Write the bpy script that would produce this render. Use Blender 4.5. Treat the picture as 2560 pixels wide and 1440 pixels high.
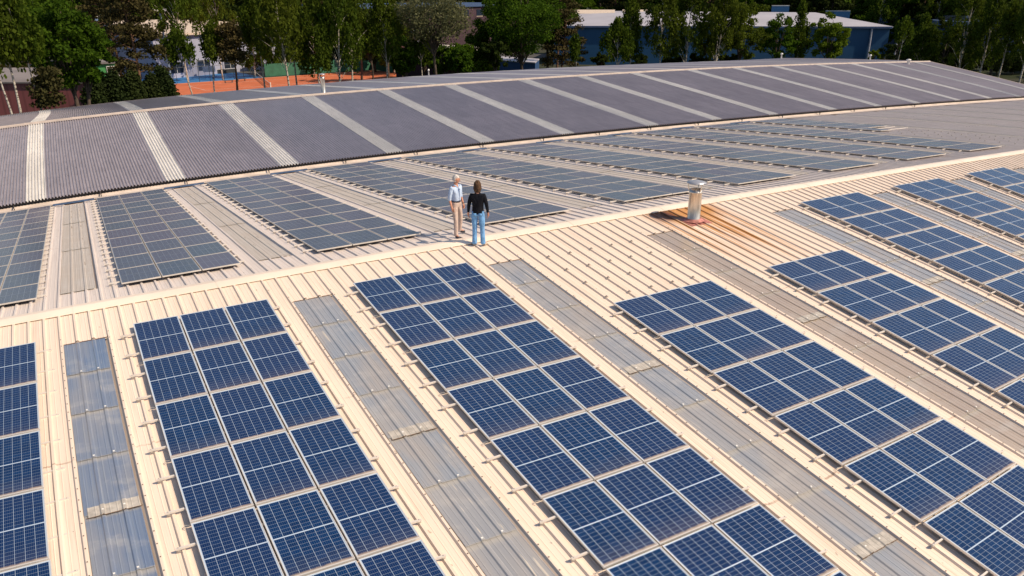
import bpy, math, random
import numpy as np
from mathutils import Vector, Matrix

for o in list(bpy.data.objects):
    bpy.data.objects.remove(o)
scene = bpy.context.scene
COL = scene.collection
R_ = math.radians

# ------------------------------------------------------------------ camera
CAMP = np.array([-5.488859422833613, -19.04627193965076, 6.676583875980458])
RW = np.array([[0.8702343814550947, -0.49263344478606785, -0.0021000980169795513], [-0.1786045336284194, -0.3115252974241183, -0.9333018855826817], [0.45912148926056984, 0.8125664761378152, -0.3590865911672694]])
FPX = 1901.610
cam_d = bpy.data.cameras.new('camera')
cam = bpy.data.objects.new('camera', cam_d)
COL.objects.link(cam)
cam_d.sensor_width = 36.0
cam_d.lens = FPX / 2560 * 36.0
cam_d.clip_end = 3000
cam.matrix_world = Matrix([[RW[0][0], -RW[1][0], -RW[2][0], CAMP[0]],
                           [RW[0][1], -RW[1][1], -RW[2][1], CAMP[1]],
                           [RW[0][2], -RW[1][2], -RW[2][2], CAMP[2]], [0, 0, 0, 1]])
scene.camera = cam

# ------------------------------------------------------------------ light
SUN_EL, SUN_AZ = R_(46), math.atan2(-0.72, 0.70)      # azimuth of the sun as a math angle in the xy plane
world = bpy.data.worlds.new('World')
scene.world = world
world.use_nodes = True
wn = world.node_tree.nodes
sky = wn.new('ShaderNodeTexSky')
sky.sky_type = 'NISHITA'
sky.sun_disc = False
sky.sun_elevation = SUN_EL
sky.sun_rotation = math.pi / 2 - SUN_AZ
sky.air_density = 1.0
sky.dust_density = 1.2
wn['Background'].inputs['Strength'].default_value = 0.105
world.node_tree.links.new(sky.outputs[0], wn['Background'].inputs['Color'])
sun_d = bpy.data.lights.new('sun', 'SUN')
sun_d.energy = 4.9
sun_d.angle = R_(0.5)
sun_d.color = (1.0, 0.81, 0.60)
sun = bpy.data.objects.new('sun', sun_d)
COL.objects.link(sun)
sd = Vector((math.cos(SUN_EL) * math.cos(SUN_AZ), math.cos(SUN_EL) * math.sin(SUN_AZ), math.sin(SUN_EL)))
sun.rotation_euler = sd.to_track_quat('Z', 'Y').to_euler()
scene.view_settings.view_transform = 'Standard'
scene.view_settings.look = 'None'
scene.view_settings.exposure = 0.0
scene.view_settings.gamma = 1.0
scene.cycles.max_bounces = 5
scene.cycles.transparent_max_bounces = 6


# ------------------------------------------------------------------ pixel helpers (2560 x 1440 photo pixels)
def ray(px, py):
    return RW.T @ np.array([(px - 1280) / FPX, (py - 720) / FPX, 1.0])


def gz(px, py, z):
    r = ray(px, py)
    return CAMP + r * ((z - CAMP[2]) / r[2])


def gD(px, py, D):
    r = ray(px, py)
    return CAMP + r * (D / math.hypot(r[0], r[1]))


GZ = -9.5

# ------------------------------------------------------------------ slight sag and sweep of the long halls
WC = np.array([[0.4578, 0.05993, 0.20363], [-1.0051, 0.01587, 0.51062], [-1.3943, -1.13794, -0.05579], [2.42347, 0.99959, -0.09792], [0.02317, 4.66331, -0.6305], [-1.0161, -4.40905, 0.52368], [1.48926, -1.21532, -0.05102], [1.43223, -1.72942, 1.51888], [-5.65637, 3.28666, -0.64982], [4.3003, -8.15828, 1.28626], [-0.72819, 6.67207, -1.11888], [-4.95511, -2.15487, -0.7415], [9.10874, -4.13902, 0.07128], [-4.86356, 6.9854, -1.00156], [2.17657, -1.88689, 0.43616], [-3.26702, 4.35199, 0.03197], [3.22744, 4.39167, -0.92691], [0.61016, -4.53336, 0.60834], [10.1195, 4.39573, -1.41992], [-6.76589, -2.66674, 0.87809], [-4.67355, -4.00213, 0.88532]])
WT = np.array([[-15.75, -6.0, 8.5], [-15.0, -6.2, 9.5], [-14.25, -6.6, 10.5], [-13.5, -7.0, 11.5], [-12.75, -7.4, 12.7], [-12.0, -7.8, 14.0], [-11.25, -8.0, 15.4], [-10.5, -8.1, 16.9], [-9.75, -8.15, 18.4], [-9.0, -8.0, 20.0], [-8.25, -8.25, 21.5], [-7.5, -8.5, 23.0], [-6.75, -8.75, 24.5], [-6.0, -8.75, 26.25], [-5.25, -8.75, 27.75], [-4.5, -8.75, 29.25], [-3.75, -8.75, 31.0], [-3.0, -8.75, 32.5], [-2.25, -8.75, 34.0], [-1.5, -9.0, 35.75], [-0.75, -9.0, 37.25], [0.0, -9.0, 39.0], [3.0, -9.25, 45.5], [6.0, -9.75, 52.25], [9.0, -10.0, 58.75], [12.0, -10.5, 65.5], [15.0, -10.75, 72.0], [18.0, -11.25, 78.75], [21.0, -11.5, 85.5], [22.07, -11.75, 85.75], [30.0, -12.25, 85.75], [38.9, -13.25, 85.75], [50.0, -14.5, 85.75], [62.9, -16.0, 85.75]])
WEX = [(i, j) for i in range(6) for j in range(6 - i)]


def W(P):
    P = np.asarray(P, float)
    s = P.shape
    Q = P.reshape(-1, 3)
    y = np.clip(Q[:, 1], -15.75, 62.9)
    x = np.clip(Q[:, 0], np.interp(y, WT[:, 0], WT[:, 1]), np.interp(y, WT[:, 0], WT[:, 2]))
    X = (x - 25) / 55
    Y = (y - 20) / 40
    B = np.stack([X ** i * Y ** j for i, j in WEX], -1)
    return (Q + B @ WC).reshape(s)


AL = 0.1                                  # roof pitch
CA, SA = math.cos(AL), math.sin(AL)
YE, ZE, YR, ZR = 22.0765, -1.8556, 38.9429, -0.4744
YF, ZF = 62.9429, -2.3212


def s1(u, v, h=0.0):       # near slope, v metres down from the ridge towards the camera
    return (u, -v * CA - h * SA, -v * SA + h * CA)


def s2(u, v, h=0.0):       # far slope of the near hall
    return (u, v * CA + h * SA, -v * SA + h * CA)


LF = math.hypot(YR - YE, ZR - ZE)
fy, fz = (YR - YE) / LF, (ZR - ZE) / LF


def s3(u, t, h=0.0):       # grey hall, near slope, t metres up from the eave
    return (u, YE + t * fy - h * fz, ZE + t * fz + h * fy)


LG = math.hypot(YF - YR, ZF - ZR)
gy_, gz_ = (YF - YR) / LG, (ZF - ZR) / LG


def s4(u, t, h=0.0):       # grey hall, far slope, t metres down from the ridge
    return (u, YR + t * gy_ - h * gz_, ZR + t * gz_ + h * gy_)


def frame_at(fn, u, v, h, sgn=1):
    """Local frame on a slope at (u, v): x along the ridge, y along v*sgn, z off the sheet."""
    e = 0.5
    P = W(fn(u, v, h))
    ex = (W(fn(u + e, v, h)) - W(fn(u - e, v, h))) / (2 * e)
    ey = (W(fn(u, v + e * sgn, h)) - W(fn(u, v - e * sgn, h))) / (2 * e)
    n = np.cross(ex, ey)
    n /= np.linalg.norm(n)
    M = Matrix.Identity(4)
    for k in range(3):
        M[k][0], M[k][1], M[k][2], M[k][3] = ex[k], ey[k], n[k], P[k]
    return M


# ------------------------------------------------------------------ object helpers
def tag(o, label=None, cat=None, group=None, kind=None):
    if label: o['label'] = label
    if cat: o['category'] = cat
    if group: o['group'] = group
    if kind: o['kind'] = kind
    return o


def empty(name, loc=(0, 0, 0), rz=0.0):
    o = bpy.data.objects.new(name, None)
    o.empty_display_size = 0.3
    COL.objects.link(o)
    o.location = Vector([float(c) for c in loc])
    o.rotation_euler = (0, 0, rz)
    return o


class MB:
    def __init__(s):
        s.v, s.f, s.uv = [], [], []
        s.n = 0

    def add(s, V, F, uv=None):
        V = np.asarray(V, float).reshape(-1, 3)
        s.v.append(V)
        s.f += [tuple(int(i) + s.n for i in f) for f in F]
        s.uv.append(np.zeros((len(V), 2)) if uv is None else np.asarray(uv, float).reshape(-1, 2))
        s.n += len(V)

    def grid(s, P, uv=None, flip=False):
        n, m = P.shape[:2]
        F = []
        for i in range(n - 1):
            for j in range(m - 1):
                a = i * m + j
                q = (a, a + 1, a + m + 1, a + m)
                F.append(q[::-1] if flip else q)
        s.add(P.reshape(-1, 3), F, None if uv is None else uv.reshape(-1, 2))

    def box(s, x0, x1, y0, y1, z0, z1, fn=None):
        V = [(x, y, z) for z in (z0, z1) for y in (y0, y1) for x in (x0, x1)]
        F = [(0, 2, 3, 1), (4, 5, 7, 6), (0, 1, 5, 4), (2, 6, 7, 3), (0, 4, 6, 2), (1, 3, 7, 5)]
        if fn: V = [fn(*q) for q in V]
        s.add(V, F)

    def tube(s, pts, rad, n=8, cap=True):
        pts = [Vector([float(c) for c in p]) for p in pts]
        if not hasattr(rad, '__len__'): rad = [rad] * len(pts)
        V = []
        for i, p in enumerate(pts):
            d = (pts[min(i + 1, len(pts) - 1)] - pts[max(i - 1, 0)]).normalized()
            a = d.orthogonal().normalized() if i == 0 else (a - d * a.dot(d)).normalized()
            b = d.cross(a)
            for k in range(n):
                t = 2 * math.pi * k / n
                V.append(p + (a * math.cos(t) + b * math.sin(t)) * rad[i])
        F = []
        for i in range(len(pts) - 1):
            for k in range(n):
                F.append((i * n + k, i * n + (k + 1) % n, (i + 1) * n + (k + 1) % n, (i + 1) * n + k))
        if cap:
            F.append(tuple(range(n - 1, -1, -1)))
            F.append(tuple((len(pts) - 1) * n + k for k in range(n)))
        s.add([tuple(v) for v in V], F)

    def lathe(s, prof, c=(0, 0, 0), n=24):
        V = [(c[0] + r * math.cos(2 * math.pi * k / n), c[1] + r * math.sin(2 * math.pi * k / n), c[2] + z) for r, z in prof for k in range(n)]
        F = [(i * n + k, i * n + (k + 1) % n, (i + 1) * n + (k + 1) % n, (i + 1) * n + k) for i in range(len(prof) - 1) for k in range(n)]
        s.add(V, F)

    def mesh(s, name, mat, off=(0, 0, 0), smooth=False):
        V = np.concatenate(s.v) - np.array([float(c) for c in off])
        me = bpy.data.meshes.new(name)
        me.from_pydata(V.tolist(), [], s.f)
        uv = np.concatenate(s.uv)
        if np.any(uv):
            l = me.uv_layers.new(name='uv')
            idx = np.empty(len(me.loops), int)
            me.loops.foreach_get('vertex_index', idx)
            l.data.foreach_set('uv', uv[idx].ravel())
        if smooth:
            me.polygons.foreach_set('use_smooth', [True] * len(me.polygons))
        me.materials.append(mat)
        return me

    def build(s, name, mat, parent=None, smooth=False, off=None):
        if off is None:
            off = tuple(root_loc(parent)) if parent is not None else (0, 0, 0)
        me = s.mesh(name, mat, off, smooth)
        o = bpy.data.objects.new(name, me)
        COL.objects.link(o)
        if parent is not None: o.parent = parent
        return o


def root_loc(o):
    while o.parent is not None: o = o.parent
    return Vector(o.location) if o.type == 'EMPTY' else Vector((0, 0, 0))


def place(name, me, parent, M, root=None):
    o = bpy.data.objects.new(name, me)
    COL.objects.link(o)
    o.parent = parent
    if root is not None:
        M = Matrix.Translation(-Vector(root)) @ M
    if parent is None: o.matrix_basis = M
    else: o.matrix_parent_inverse = M
    return o


# ------------------------------------------------------------------ materials
class NT:
    def __init__(s, name):
        s.m = bpy.data.materials.new(name)
        s.m.use_nodes = True
        s.t = s.m.node_tree
        s.b = s.t.nodes['Principled BSDF']

    def n(s, typ, **kw):
        nd = s.t.nodes.new(typ)
        for k, v in kw.items():
            if k.startswith('in_'):
                key = k[3:]
                nd.inputs[int(key) if key.isdigit() else key].default_value = v
            else:
                setattr(nd, k, v)
        return nd

    def l(s, a, b): s.t.links.new(a, b)

    def math(s, op, a, b=None, c=None, clamp=False):
        nd = s.n('ShaderNodeMath', operation=op, use_clamp=clamp)
        for i, x in enumerate((a, b, c)):
            if x is None: continue
            if isinstance(x, (int, float)): nd.inputs[i].default_value = x
            else: s.l(x, nd.inputs[i])
        return nd.outputs[0]

    def mix(s, f, a, b):
        nd = s.n('ShaderNodeMix', data_type='RGBA')
        for i, x in ((0, f), (6, a), (7, b)):
            if isinstance(x, (int, float)): nd.inputs[i].default_value = x
            elif isinstance(x, tuple): nd.inputs[i].default_value = (x[0], x[1], x[2], 1)
            else: s.l(x, nd.inputs[i])
        return nd.outputs[2]

    def coord(s, which='Object'): return s.n('ShaderNodeTexCoord').outputs[which]

    def mapped(s, co, scale=(1, 1, 1), loc=(0, 0, 0)):
        m = s.n('ShaderNodeMapping')
        m.inputs['Scale'].default_value = scale
        m.inputs['Location'].default_value = loc
        s.l(co, m.inputs['Vector'])
        return m.outputs[0]

    def noise(s, co, scale, detail=4, rough=.55, fac=True):
        nd = s.n('ShaderNodeTexNoise')
        nd.inputs['Scale'].default_value = scale
        nd.inputs['Detail'].default_value = detail
        nd.inputs['Roughness'].default_value = rough
        if co is not None: s.l(co, nd.inputs['Vector'])
        return nd.outputs['Fac' if fac else 'Color']

    def ramp(s, f, lo, hi):   # smooth 0..1 between lo and hi
        nd = s.n('ShaderNodeMapRange', interpolation_type='SMOOTHSTEP')
        nd.inputs[1].default_value = lo
        nd.inputs[2].default_value = hi
        s.l(f, nd.inputs[0])
        return nd.outputs[0]

    def col(s, c):
        if isinstance(c, tuple): s.b.inputs['Base Color'].default_value = (c[0], c[1], c[2], 1)
        else: s.l(c, s.b.inputs['Base Color'])
        return s

    def set(s, rough=None, metal=None, spec=None, **kw):
        if rough is not None: s.b.inputs['Roughness'].default_value = rough
        if metal is not None: s.b.inputs['Metallic'].default_value = metal
        if spec is not None: s.b.inputs['Specular IOR Level'].default_value = spec
        for k, v in kw.items(): s.b.inputs[k].default_value = v
        return s

    def bump(s, h, strength=.3, dist=.02):
        nd = s.n('ShaderNodeBump')
        nd.inputs['Strength'].default_value = strength
        nd.inputs['Distance'].default_value = dist
        s.l(h, nd.inputs['Height'])
        s.l(nd.outputs[0], s.b.inputs['Normal'])
        return s


def simple(name, c, rough=.6, metal=0.0, var=.15, scale=3.0, spec=.5, stretch=(1, 1, 1)):
    t = NT(name)
    f = t.noise(t.mapped(t.coord(), stretch), scale)
    t.col(t.mix(t.ramp(f, .3, .7), tuple(x * (1 - var) for x in c), tuple(min(1, x * (1 + var)) for x in c)))
    t.set(rough, metal, spec)
    return t.m


def mat_near_sheet(name, base, dirt, stain=False, dirty=.5):
    t = NT(name)
    uv = t.coord('UV')
    sp = t.n('ShaderNodeSeparateXYZ'); t.l(uv, sp.inputs[0])
    u, v = sp.outputs[0], sp.outputs[1]
    streak = t.noise(t.mapped(uv, (9, .35, 1)), 1.0, 5, .6)
    fine = t.noise(t.mapped(uv, (45, .8, 1)), 1.0, 3, .6)
    big = t.noise(uv, .25, 3)
    c = t.mix(t.math('MULTIPLY', t.ramp(streak, .45, .78), dirty), base, dirt)
    c = t.mix(t.math('MULTIPLY', t.ramp(fine, .5, .8), dirty * .6), c, tuple(x * .82 for x in dirt))
    c = t.mix(t.math('MULTIPLY', t.ramp(big, .4, .7), .25), c, tuple(x * .9 for x in base))
    # lap joints between sheets: thin grimy line
    for vj in ((6.05, 12.05, 18.0) if stain else (9.0, 16.0)):
        wob = t.math('MULTIPLY', t.math('SUBTRACT', t.noise(t.mapped(uv, (6, 1, 1)), 1.0, 3), .5), .12)
        dv = t.math('ABSOLUTE', t.math('SUBTRACT', t.math('ADD', v, wob), vj))
        line = t.math('MULTIPLY', t.math('SUBTRACT', 1.0, t.ramp(dv, .01, .035)), t.ramp(t.noise(uv, 1.3, 4), .45, .62))
        c = t.mix(t.math('MULTIPLY', line, .6), c, (.25, .13, .07))
    spots = t.noise(t.mapped(uv, (2.2, 1.6, 1), (4, 9, 0)), 3.0, 2, .4)
    c = t.mix(t.math('MULTIPLY', t.ramp(spots, .735, .76), .6), c, tuple(x * .55 for x in dirt))
    patch = t.n('ShaderNodeCombineXYZ'); t.l(t.math('FLOOR', t.math('DIVIDE', t.math('ADD', u, .55), 1.0308)), patch.inputs[0]); t.l(t.math('FLOOR', t.math('DIVIDE', v, 6.02)), patch.inputs[1])
    wp = t.n('ShaderNodeTexWhiteNoise'); t.l(patch.outputs[0], wp.inputs['Vector'])
    c = t.mix(t.math('MULTIPLY', wp.outputs['Value'], .10), c, tuple(x * .8 for x in dirt))
    if stain:
        # rust run-off around and below the flue, running down the pans
        du = t.math('SUBTRACT', u, 10.95)
        uu = t.math('ABSOLUTE', t.math('ADD', t.math('ADD', du, -0.25), t.math('MULTIPLY', t.math('SUBTRACT', 2.0, v), .04)))
        inu = t.math('SUBTRACT', 1.0, t.ramp(uu, .8, 1.75))
        top = t.ramp(v, .22, .3)
        run = t.math('SUBTRACT', 1.0, t.ramp(v, 1.6, 5.6))
        sn = t.ramp(t.noise(t.mapped(uv, (10.5, .16, 1)), 1.0, 4, .65), .42, .60)
        lo = t.ramp(v, .5, 2.0)
        sk = t.math('MAXIMUM', sn, t.math('SUBTRACT', .8, lo))
        k = t.math('MULTIPLY', t.math('MULTIPLY', inu, top), t.math('MULTIPLY', run, t.math('MULTIPLY', sk, 1.45)), clamp=True)
        rc = t.mix(t.noise(t.mapped(uv, (11, .6, 1)), 1.0, 4), (.46, .18, .05), (.74, .43, .17))
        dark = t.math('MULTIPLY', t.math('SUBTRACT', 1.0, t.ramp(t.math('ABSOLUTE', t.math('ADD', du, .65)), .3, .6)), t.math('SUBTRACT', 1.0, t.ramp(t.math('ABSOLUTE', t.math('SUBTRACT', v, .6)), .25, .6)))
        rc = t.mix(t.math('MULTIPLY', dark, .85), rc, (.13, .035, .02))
        c = t.mix(k, c, rc)
    t.col(c).set(.42, 0.0, .35)
    return t.m


def mat_fibre(name, c0, c1, dots=(.2, .2, .22), rough=.5, spec=.5):
    t = NT(name)
    uv = t.coord('UV')
    sp = t.n('ShaderNodeSeparateXYZ'); t.l(uv, sp.inputs[0])
    u, v = sp.outputs[0], sp.outputs[1]
    f = t.noise(t.mapped(uv, (5, .5, 1)), 1.0, 5, .6)
    g = t.noise(uv, .12, 3)
    c = t.mix(t.ramp(f, .3, .7), c0, c1)
    c = t.mix(t.math('MULTIPLY', t.ramp(g, .35, .65), .3), c, tuple(x * .8 for x in c0))
    # fixing bolts on the crowns along every purlin
    fu = t.math('ABSOLUTE', t.math('SUBTRACT', t.math('FRACT', t.math('DIVIDE', u, .4659)), .5))
    fv = t.math('ABSOLUTE', t.math('SUBTRACT', t.math('FRACT', t.math('DIVIDE', v, 1.38)), .5))
    dot = t.math('MULTIPLY', t.math('LESS_THAN', fu, .085), t.math('LESS_THAN', fv, .026))
    c = t.mix(t.math('MULTIPLY', dot, .8), c, dots)
    cid = t.n('ShaderNodeCombineXYZ'); t.l(t.math('FLOOR', t.math('DIVIDE', u, 1.0871)), cid.inputs[0]); t.l(t.math('FLOOR', t.math('SUBTRACT', t.math('DIVIDE', v, 2.76), .25)), cid.inputs[1])
    wh = t.n('ShaderNodeTexWhiteNoise'); t.l(cid.outputs[0], wh.inputs['Vector'])
    c = t.mix(t.math('MULTIPLY', wh.outputs['Value'], .22), c, tuple(x * .62 for x in c0))
    li = t.noise(t.mapped(uv, (1.2, .5, 1)), 1.6, 6, .7)
    c = t.mix(t.math('MULTIPLY', t.ramp(li, .56, .7), .35), c, tuple(min(1, x * 1.45) for x in c0))
    lap = t.math('LESS_THAN', t.math('ABSOLUTE', t.math('SUBTRACT', t.math('FRACT', t.math('DIVIDE', v, 2.76)), .25)), .005)
    c = t.mix(t.math('MULTIPLY', lap, .35), c, dots)
    t.col(c).set(rough, 0, spec)
    return t.m


def mat_skylight(name, base, light, streaks=1.0, rough=.28, spec=.6, warm=(.42, .38, .31), laps=(1.57, 1.51, .12)):
    t = NT(name)
    uv = t.coord('UV')
    sp = t.n('ShaderNodeSeparateXYZ'); t.l(uv, sp.inputs[0])
    u, v = sp.outputs[0], sp.outputs[1]
    f = t.noise(t.mapped(uv, (28, .5, 1)), 1.0, 4, .6)
    g = t.noise(t.mapped(uv, (1.3, .45, 1)), 1.0, 3)
    c = t.mix(t.ramp(f, .35, .7), base, light)
    c = t.mix(t.math('MULTIPLY', t.ramp(g, .42, .66), .55), c, warm)
    cid = t.n('ShaderNodeCombineXYZ'); t.l(t.math('FLOOR', t.math('DIVIDE', t.math('SUBTRACT', v, laps[0]), laps[1] if laps[1] < 3 else 1.57)), cid.inputs[0]); t.l(t.math('FLOOR', t.math('DIVIDE', u, 2.577)), cid.inputs[1])
    wh = t.n('ShaderNodeTexWhiteNoise'); t.l(cid.outputs[0], wh.inputs['Vector'])
    c = t.mix(t.math('MULTIPLY', wh.outputs['Value'], .45), c, warm)
    cl = t.noise(t.mapped(uv, (1.1, 1.6, 1), (5, 2, 0)), 1.0, 5, .6)
    c = t.mix(t.math('MULTIPLY', t.ramp(cl, .5, .72), .4), c, (.55, .53, .50))
    # double thickness where one sheet laps the next
    fr = t.math('FRACT', t.math('DIVIDE', t.math('SUBTRACT', v, laps[0]), laps[1]))
    lap = t.math('SUBTRACT', 1.0, t.ramp(fr, laps[2] / 3, laps[2]))
    c = t.mix(t.math('MULTIPLY', lap, .55), c, (.5, .47, .41))
    # pale dried runs
    r1 = t.noise(t.mapped(uv, (13, .9, 1), (3, 7, 0)), 1.0, 2, .5)
    r2 = t.noise(t.mapped(uv, (.8, .22, 1), (9, 1, 0)), 1.0, 2)
    k = t.math('MULTIPLY', t.ramp(r1, .66, .70), t.ramp(r2, .5, .58))
    c = t.mix(t.math('MULTIPLY', k, streaks * .8), c, (.68, .62, .52))
    t.col(c).set(rough, 0, spec)
    t.b.inputs['Coat Weight'].default_value = .6 if rough < .5 else 0.0
    t.b.inputs['Subsurface Weight'].default_value = .55 if rough < .5 else .3
    t.b.inputs['Subsurface Radius'].default_value = (1, 1, 1)
    t.b.inputs['Subsurface Scale'].default_value = .05
    t.b.inputs['Coat Roughness'].default_value = .12
    return t.m


def mat_module(name, wid, length, half, cellc, cellc2, linec, vline, hline, dust, rough=.12, rows=20, coat=.6):
    """Cells of a solar module; UV in metres from its lower left corner."""
    t = NT(name)
    uv = t.coord('UV')
    sp = t.n('ShaderNodeSeparateXYZ'); t.l(uv, sp.inputs[0])
    u, v = sp.outputs[0], sp.outputs[1]
    mu, mv = .030, .032
    cu = (wid - 2 * mu) / 6
    gap = half / 2
    cv = (length - 2 * mv - half) / rows
    su = t.math('DIVIDE', t.math('SUBTRACT', u, mu), cu)
    hv = t.math('GREATER_THAN', v, length / 2)
    vs = t.math('SUBTRACT', t.math('SUBTRACT', v, mv), t.math('MULTIPLY', hv, half))
    sv = t.math('DIVIDE', vs, cv)
    def line(s_, size, w):
        d = t.math('MULTIPLY', t.math('ABSOLUTE', t.math('SUBTRACT', t.math('FRACT', t.math('ADD', s_, .5)), .5)), size)
        return t.math('LESS_THAN', d, w)
    lu = line(su, cu, vline)
    lv = line(sv, cv, hline)
    lm = t.math('LESS_THAN', t.math('ABSOLUTE', t.math('SUBTRACT', v, length / 2)), gap)
    eu = t.math('GREATER_THAN', t.math('ABSOLUTE', t.math('SUBTRACT', u, wid / 2)), wid / 2 - mu + .002)
    ev = t.math('GREATER_THAN', t.math('ABSOLUTE', t.math('SUBTRACT', v, length / 2)), length / 2 - mv + .002)
    cid = t.n('ShaderNodeCombineXYZ')
    t.l(t.math('FLOOR', su), cid.inputs[0]); t.l(t.math('FLOOR', sv), cid.inputs[1])
    t.l(t.n('ShaderNodeObjectInfo').outputs['Random'], cid.inputs[2])
    wh = t.n('ShaderNodeTexWhiteNoise'); t.l(cid.outputs[0], wh.inputs['Vector'])
    c = t.mix(wh.outputs['Value'], cellc, cellc2)
    rnd = t.n('ShaderNodeObjectInfo').outputs['Random']
    c = t.mix(t.math('MULTIPLY', t.math('FRACT', t.math('MULTIPLY', rnd, 7.3)), .55), c, (cellc[0] * 3 + .004, cellc[1] * 1.15, cellc[2] * 1.15))
    fine = t.math('MULTIPLY', line(t.math('MULTIPLY', su, 5.0), cu / 5, .0009), .35)
    c = t.mix(fine, c, linec)
    c = t.mix(t.math('MULTIPLY', lv, .48), c, linec)
    c = t.mix(t.math('MULTIPLY', lu, .8), c, linec)
    c = t.mix(t.math('MAXIMUM', lm, t.math('MAXIMUM', eu, ev)), c, tuple(min(1, x * 1.25) for x in linec))
    if dust:
        nz = t.noise(t.mapped(t.coord('Object'), (3, 6, 1)), 4.0, 4)
        edge = t.math('ADD', v, t.math('MULTIPLY', t.math('SUBTRACT', nz, .5), .05))
        big = t.noise(t.coord('Object'), 1.7, 3)
        edge = t.math('SUBTRACT', edge, t.math('MULTIPLY', t.ramp(big, .4, .7), .02))
        k = t.math('SUBTRACT', 1.0, t.ramp(edge, .022, .075))
        c = t.mix(t.math('MULTIPLY', k, .8), c, (.47, .37, .28))
        k2 = t.math('MULTIPLY', t.math('SUBTRACT', 1.0, t.ramp(v, .05, .5)), t.math('MULTIPLY', t.math('FRACT', t.math('MULTIPLY', rnd, 13.7)), .10))
        c = t.mix(k2, c, (.42, .34, .28))
        sn = t.noise(t.coord('Object'), 23.0, 1)
        c = t.mix(t.math('MULTIPLY', t.ramp(sn, .80, .83), .5), c, (.5, .5, .5))
        t.l(t.math('ADD', t.math('MULTIPLY', k, .5), rough), t.b.inputs['Roughness'])
    else:
        t.set(rough)
    t.col(c)
    t.b.inputs['Specular IOR Level'].default_value = coat
    if not dust:
        t.b.inputs['Sheen Weight'].default_value = .22
        t.b.inputs['Sheen Roughness'].default_value = .3
        t.b.inputs['Sheen Tint'].default_value = (.80, .76, .72, 1)
    # very slight waviness of the glass
    t.bump(t.noise(t.coord('Object'), 2.5, 1), .02, .01)
    return t.m


M = {}
M['sheet'] = mat_near_sheet('cream_roof_sheet', (.87, .735, .61), (.60, .47, .36), True, .5)
M['sheet_far'] = mat_near_sheet('dirty_cream_roof_sheet', (.78, .70, .645), (.60, .52, .47), False, .8)
M['cap'] = simple('cream_ridge_metal', (.90, .77, .64), .4, 0, .06, .8)
M['flash'] = simple('eave_flashing', (.66, .57, .50), .5, 0, .14, 1.5)
M['grp_near'] = mat_skylight('grp_near', (.27, .31, .37), (.38, .40, .43), 1.0, warm=(.45, .40, .35))
M['grp_blue'] = mat_skylight('grp_blue', (.13, .20, .34), (.22, .28, .38), 1.0, warm=(.34, .34, .35))
M['grp_brown'] = mat_skylight('grp_brown', (.38, .31, .26), (.46, .39, .33), .3, warm=(.50, .42, .34))
M['grp_far'] = mat_skylight('grp_far', (.46, .42, .38), (.56, .52, .48), .3, .6, .3, warm=(.50, .44, .38), laps=(1.72, 6.28, .03))
M['tape'] = simple('sealing_tape', (.46, .43, .385), .7, 0, .18, 9)
M['grime'] = simple('grime', (.16, .10, .06), .9, 0, .3, 20)
M['fibre'] = mat_fibre('fibre_cement', (.315, .288, .32), (.40, .365, .40), (.05, .045, .06), .32, 1.0)
M['fibre_cap'] = simple('fibre_cement_ridge', (.47, .40, .35), .6, 0, .12, 2)
M['fibre_light'] = mat_fibre('grp_strip', (.66, .645, .62), (.78, .76, .73), (.3, .28, .27), .45)
M['fibre_dull'] = mat_fibre('grp_strip_dull', (.46, .45, .45), (.55, .53, .52), (.3, .28, .27), .45)
M['gutter'] = simple('gutter', (.05, .045, .045), .6)
M['alu'] = simple('aluminium', (.72, .67, .61), .45, .1, .06)
M['frame'] = simple('module_frame', (.72, .70, .67), .38, .2, .04)
M['frame_old'] = simple('module_frame_old', (.58, .54, .49), .5, .1, .1)
M['clamp'] = simple('steel_clamp', (.42, .38, .34), .5, .3, .1)
M['screw'] = simple('screw_heads', (.20, .16, .13), .5, .3, .1)
M['white_fix'] = simple('white_fixing', (.85, .84, .80), .5, 0, .03)
M['cable'] = simple('cable', (.45, .43, .40), .6)
M['tray'] = simple('cable_tray', (.07, .12, .22), .4, .3, .2)
M['mod_new'] = mat_module('cells_blue', 1.0, 1.715, .022, (.002, .023, .088), (.003, .033, .120), (.38, .47, .58), .0040, .0030, True, .10, 20, .38)
M['mod_old'] = mat_module('cells_grey_blue', 1.0, 1.735, .012, (.036, .055, .105), (.050, .066, .095), (.17, .20, .26), .006, .0035, False, .27, 10, .8)

# ------------------------------------------------------------------ the near hall
PIT = 5.154
RIB = PIT / 15
hall = tag(empty('solar_hall', (25, 0, GZ)), 'long cream metal roofed hall carrying the solar arrays, nearest the camera', 'building')


def rib_profile(u0, u1, lift=0.0, wider=0.0, sc=1.0):
    us, hs = [], []
    k0 = math.floor((u0 + .55) / RIB)
    k = k0
    pts = [(-.042 - wider, 0), (-.022 - wider * .6, .038), (.022 + wider * .6, .038), (.042 + wider, 0),
           (RIB / 3 - .014, 0), (RIB / 3, .005), (RIB / 3 + .014, 0), (2 * RIB / 3 - .014, 0), (2 * RIB / 3, .005), (2 * RIB / 3 + .014, 0)]
    while -.55 + k * RIB < u1:
        for du, h in pts:
            x = -.55 + k * RIB + du
            if u0 <= x <= u1:
                us.append(x); hs.append(h * (sc if h > .01 else 1) + lift)
        k += 1
    return np.array(us), np.array(hs)


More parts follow.
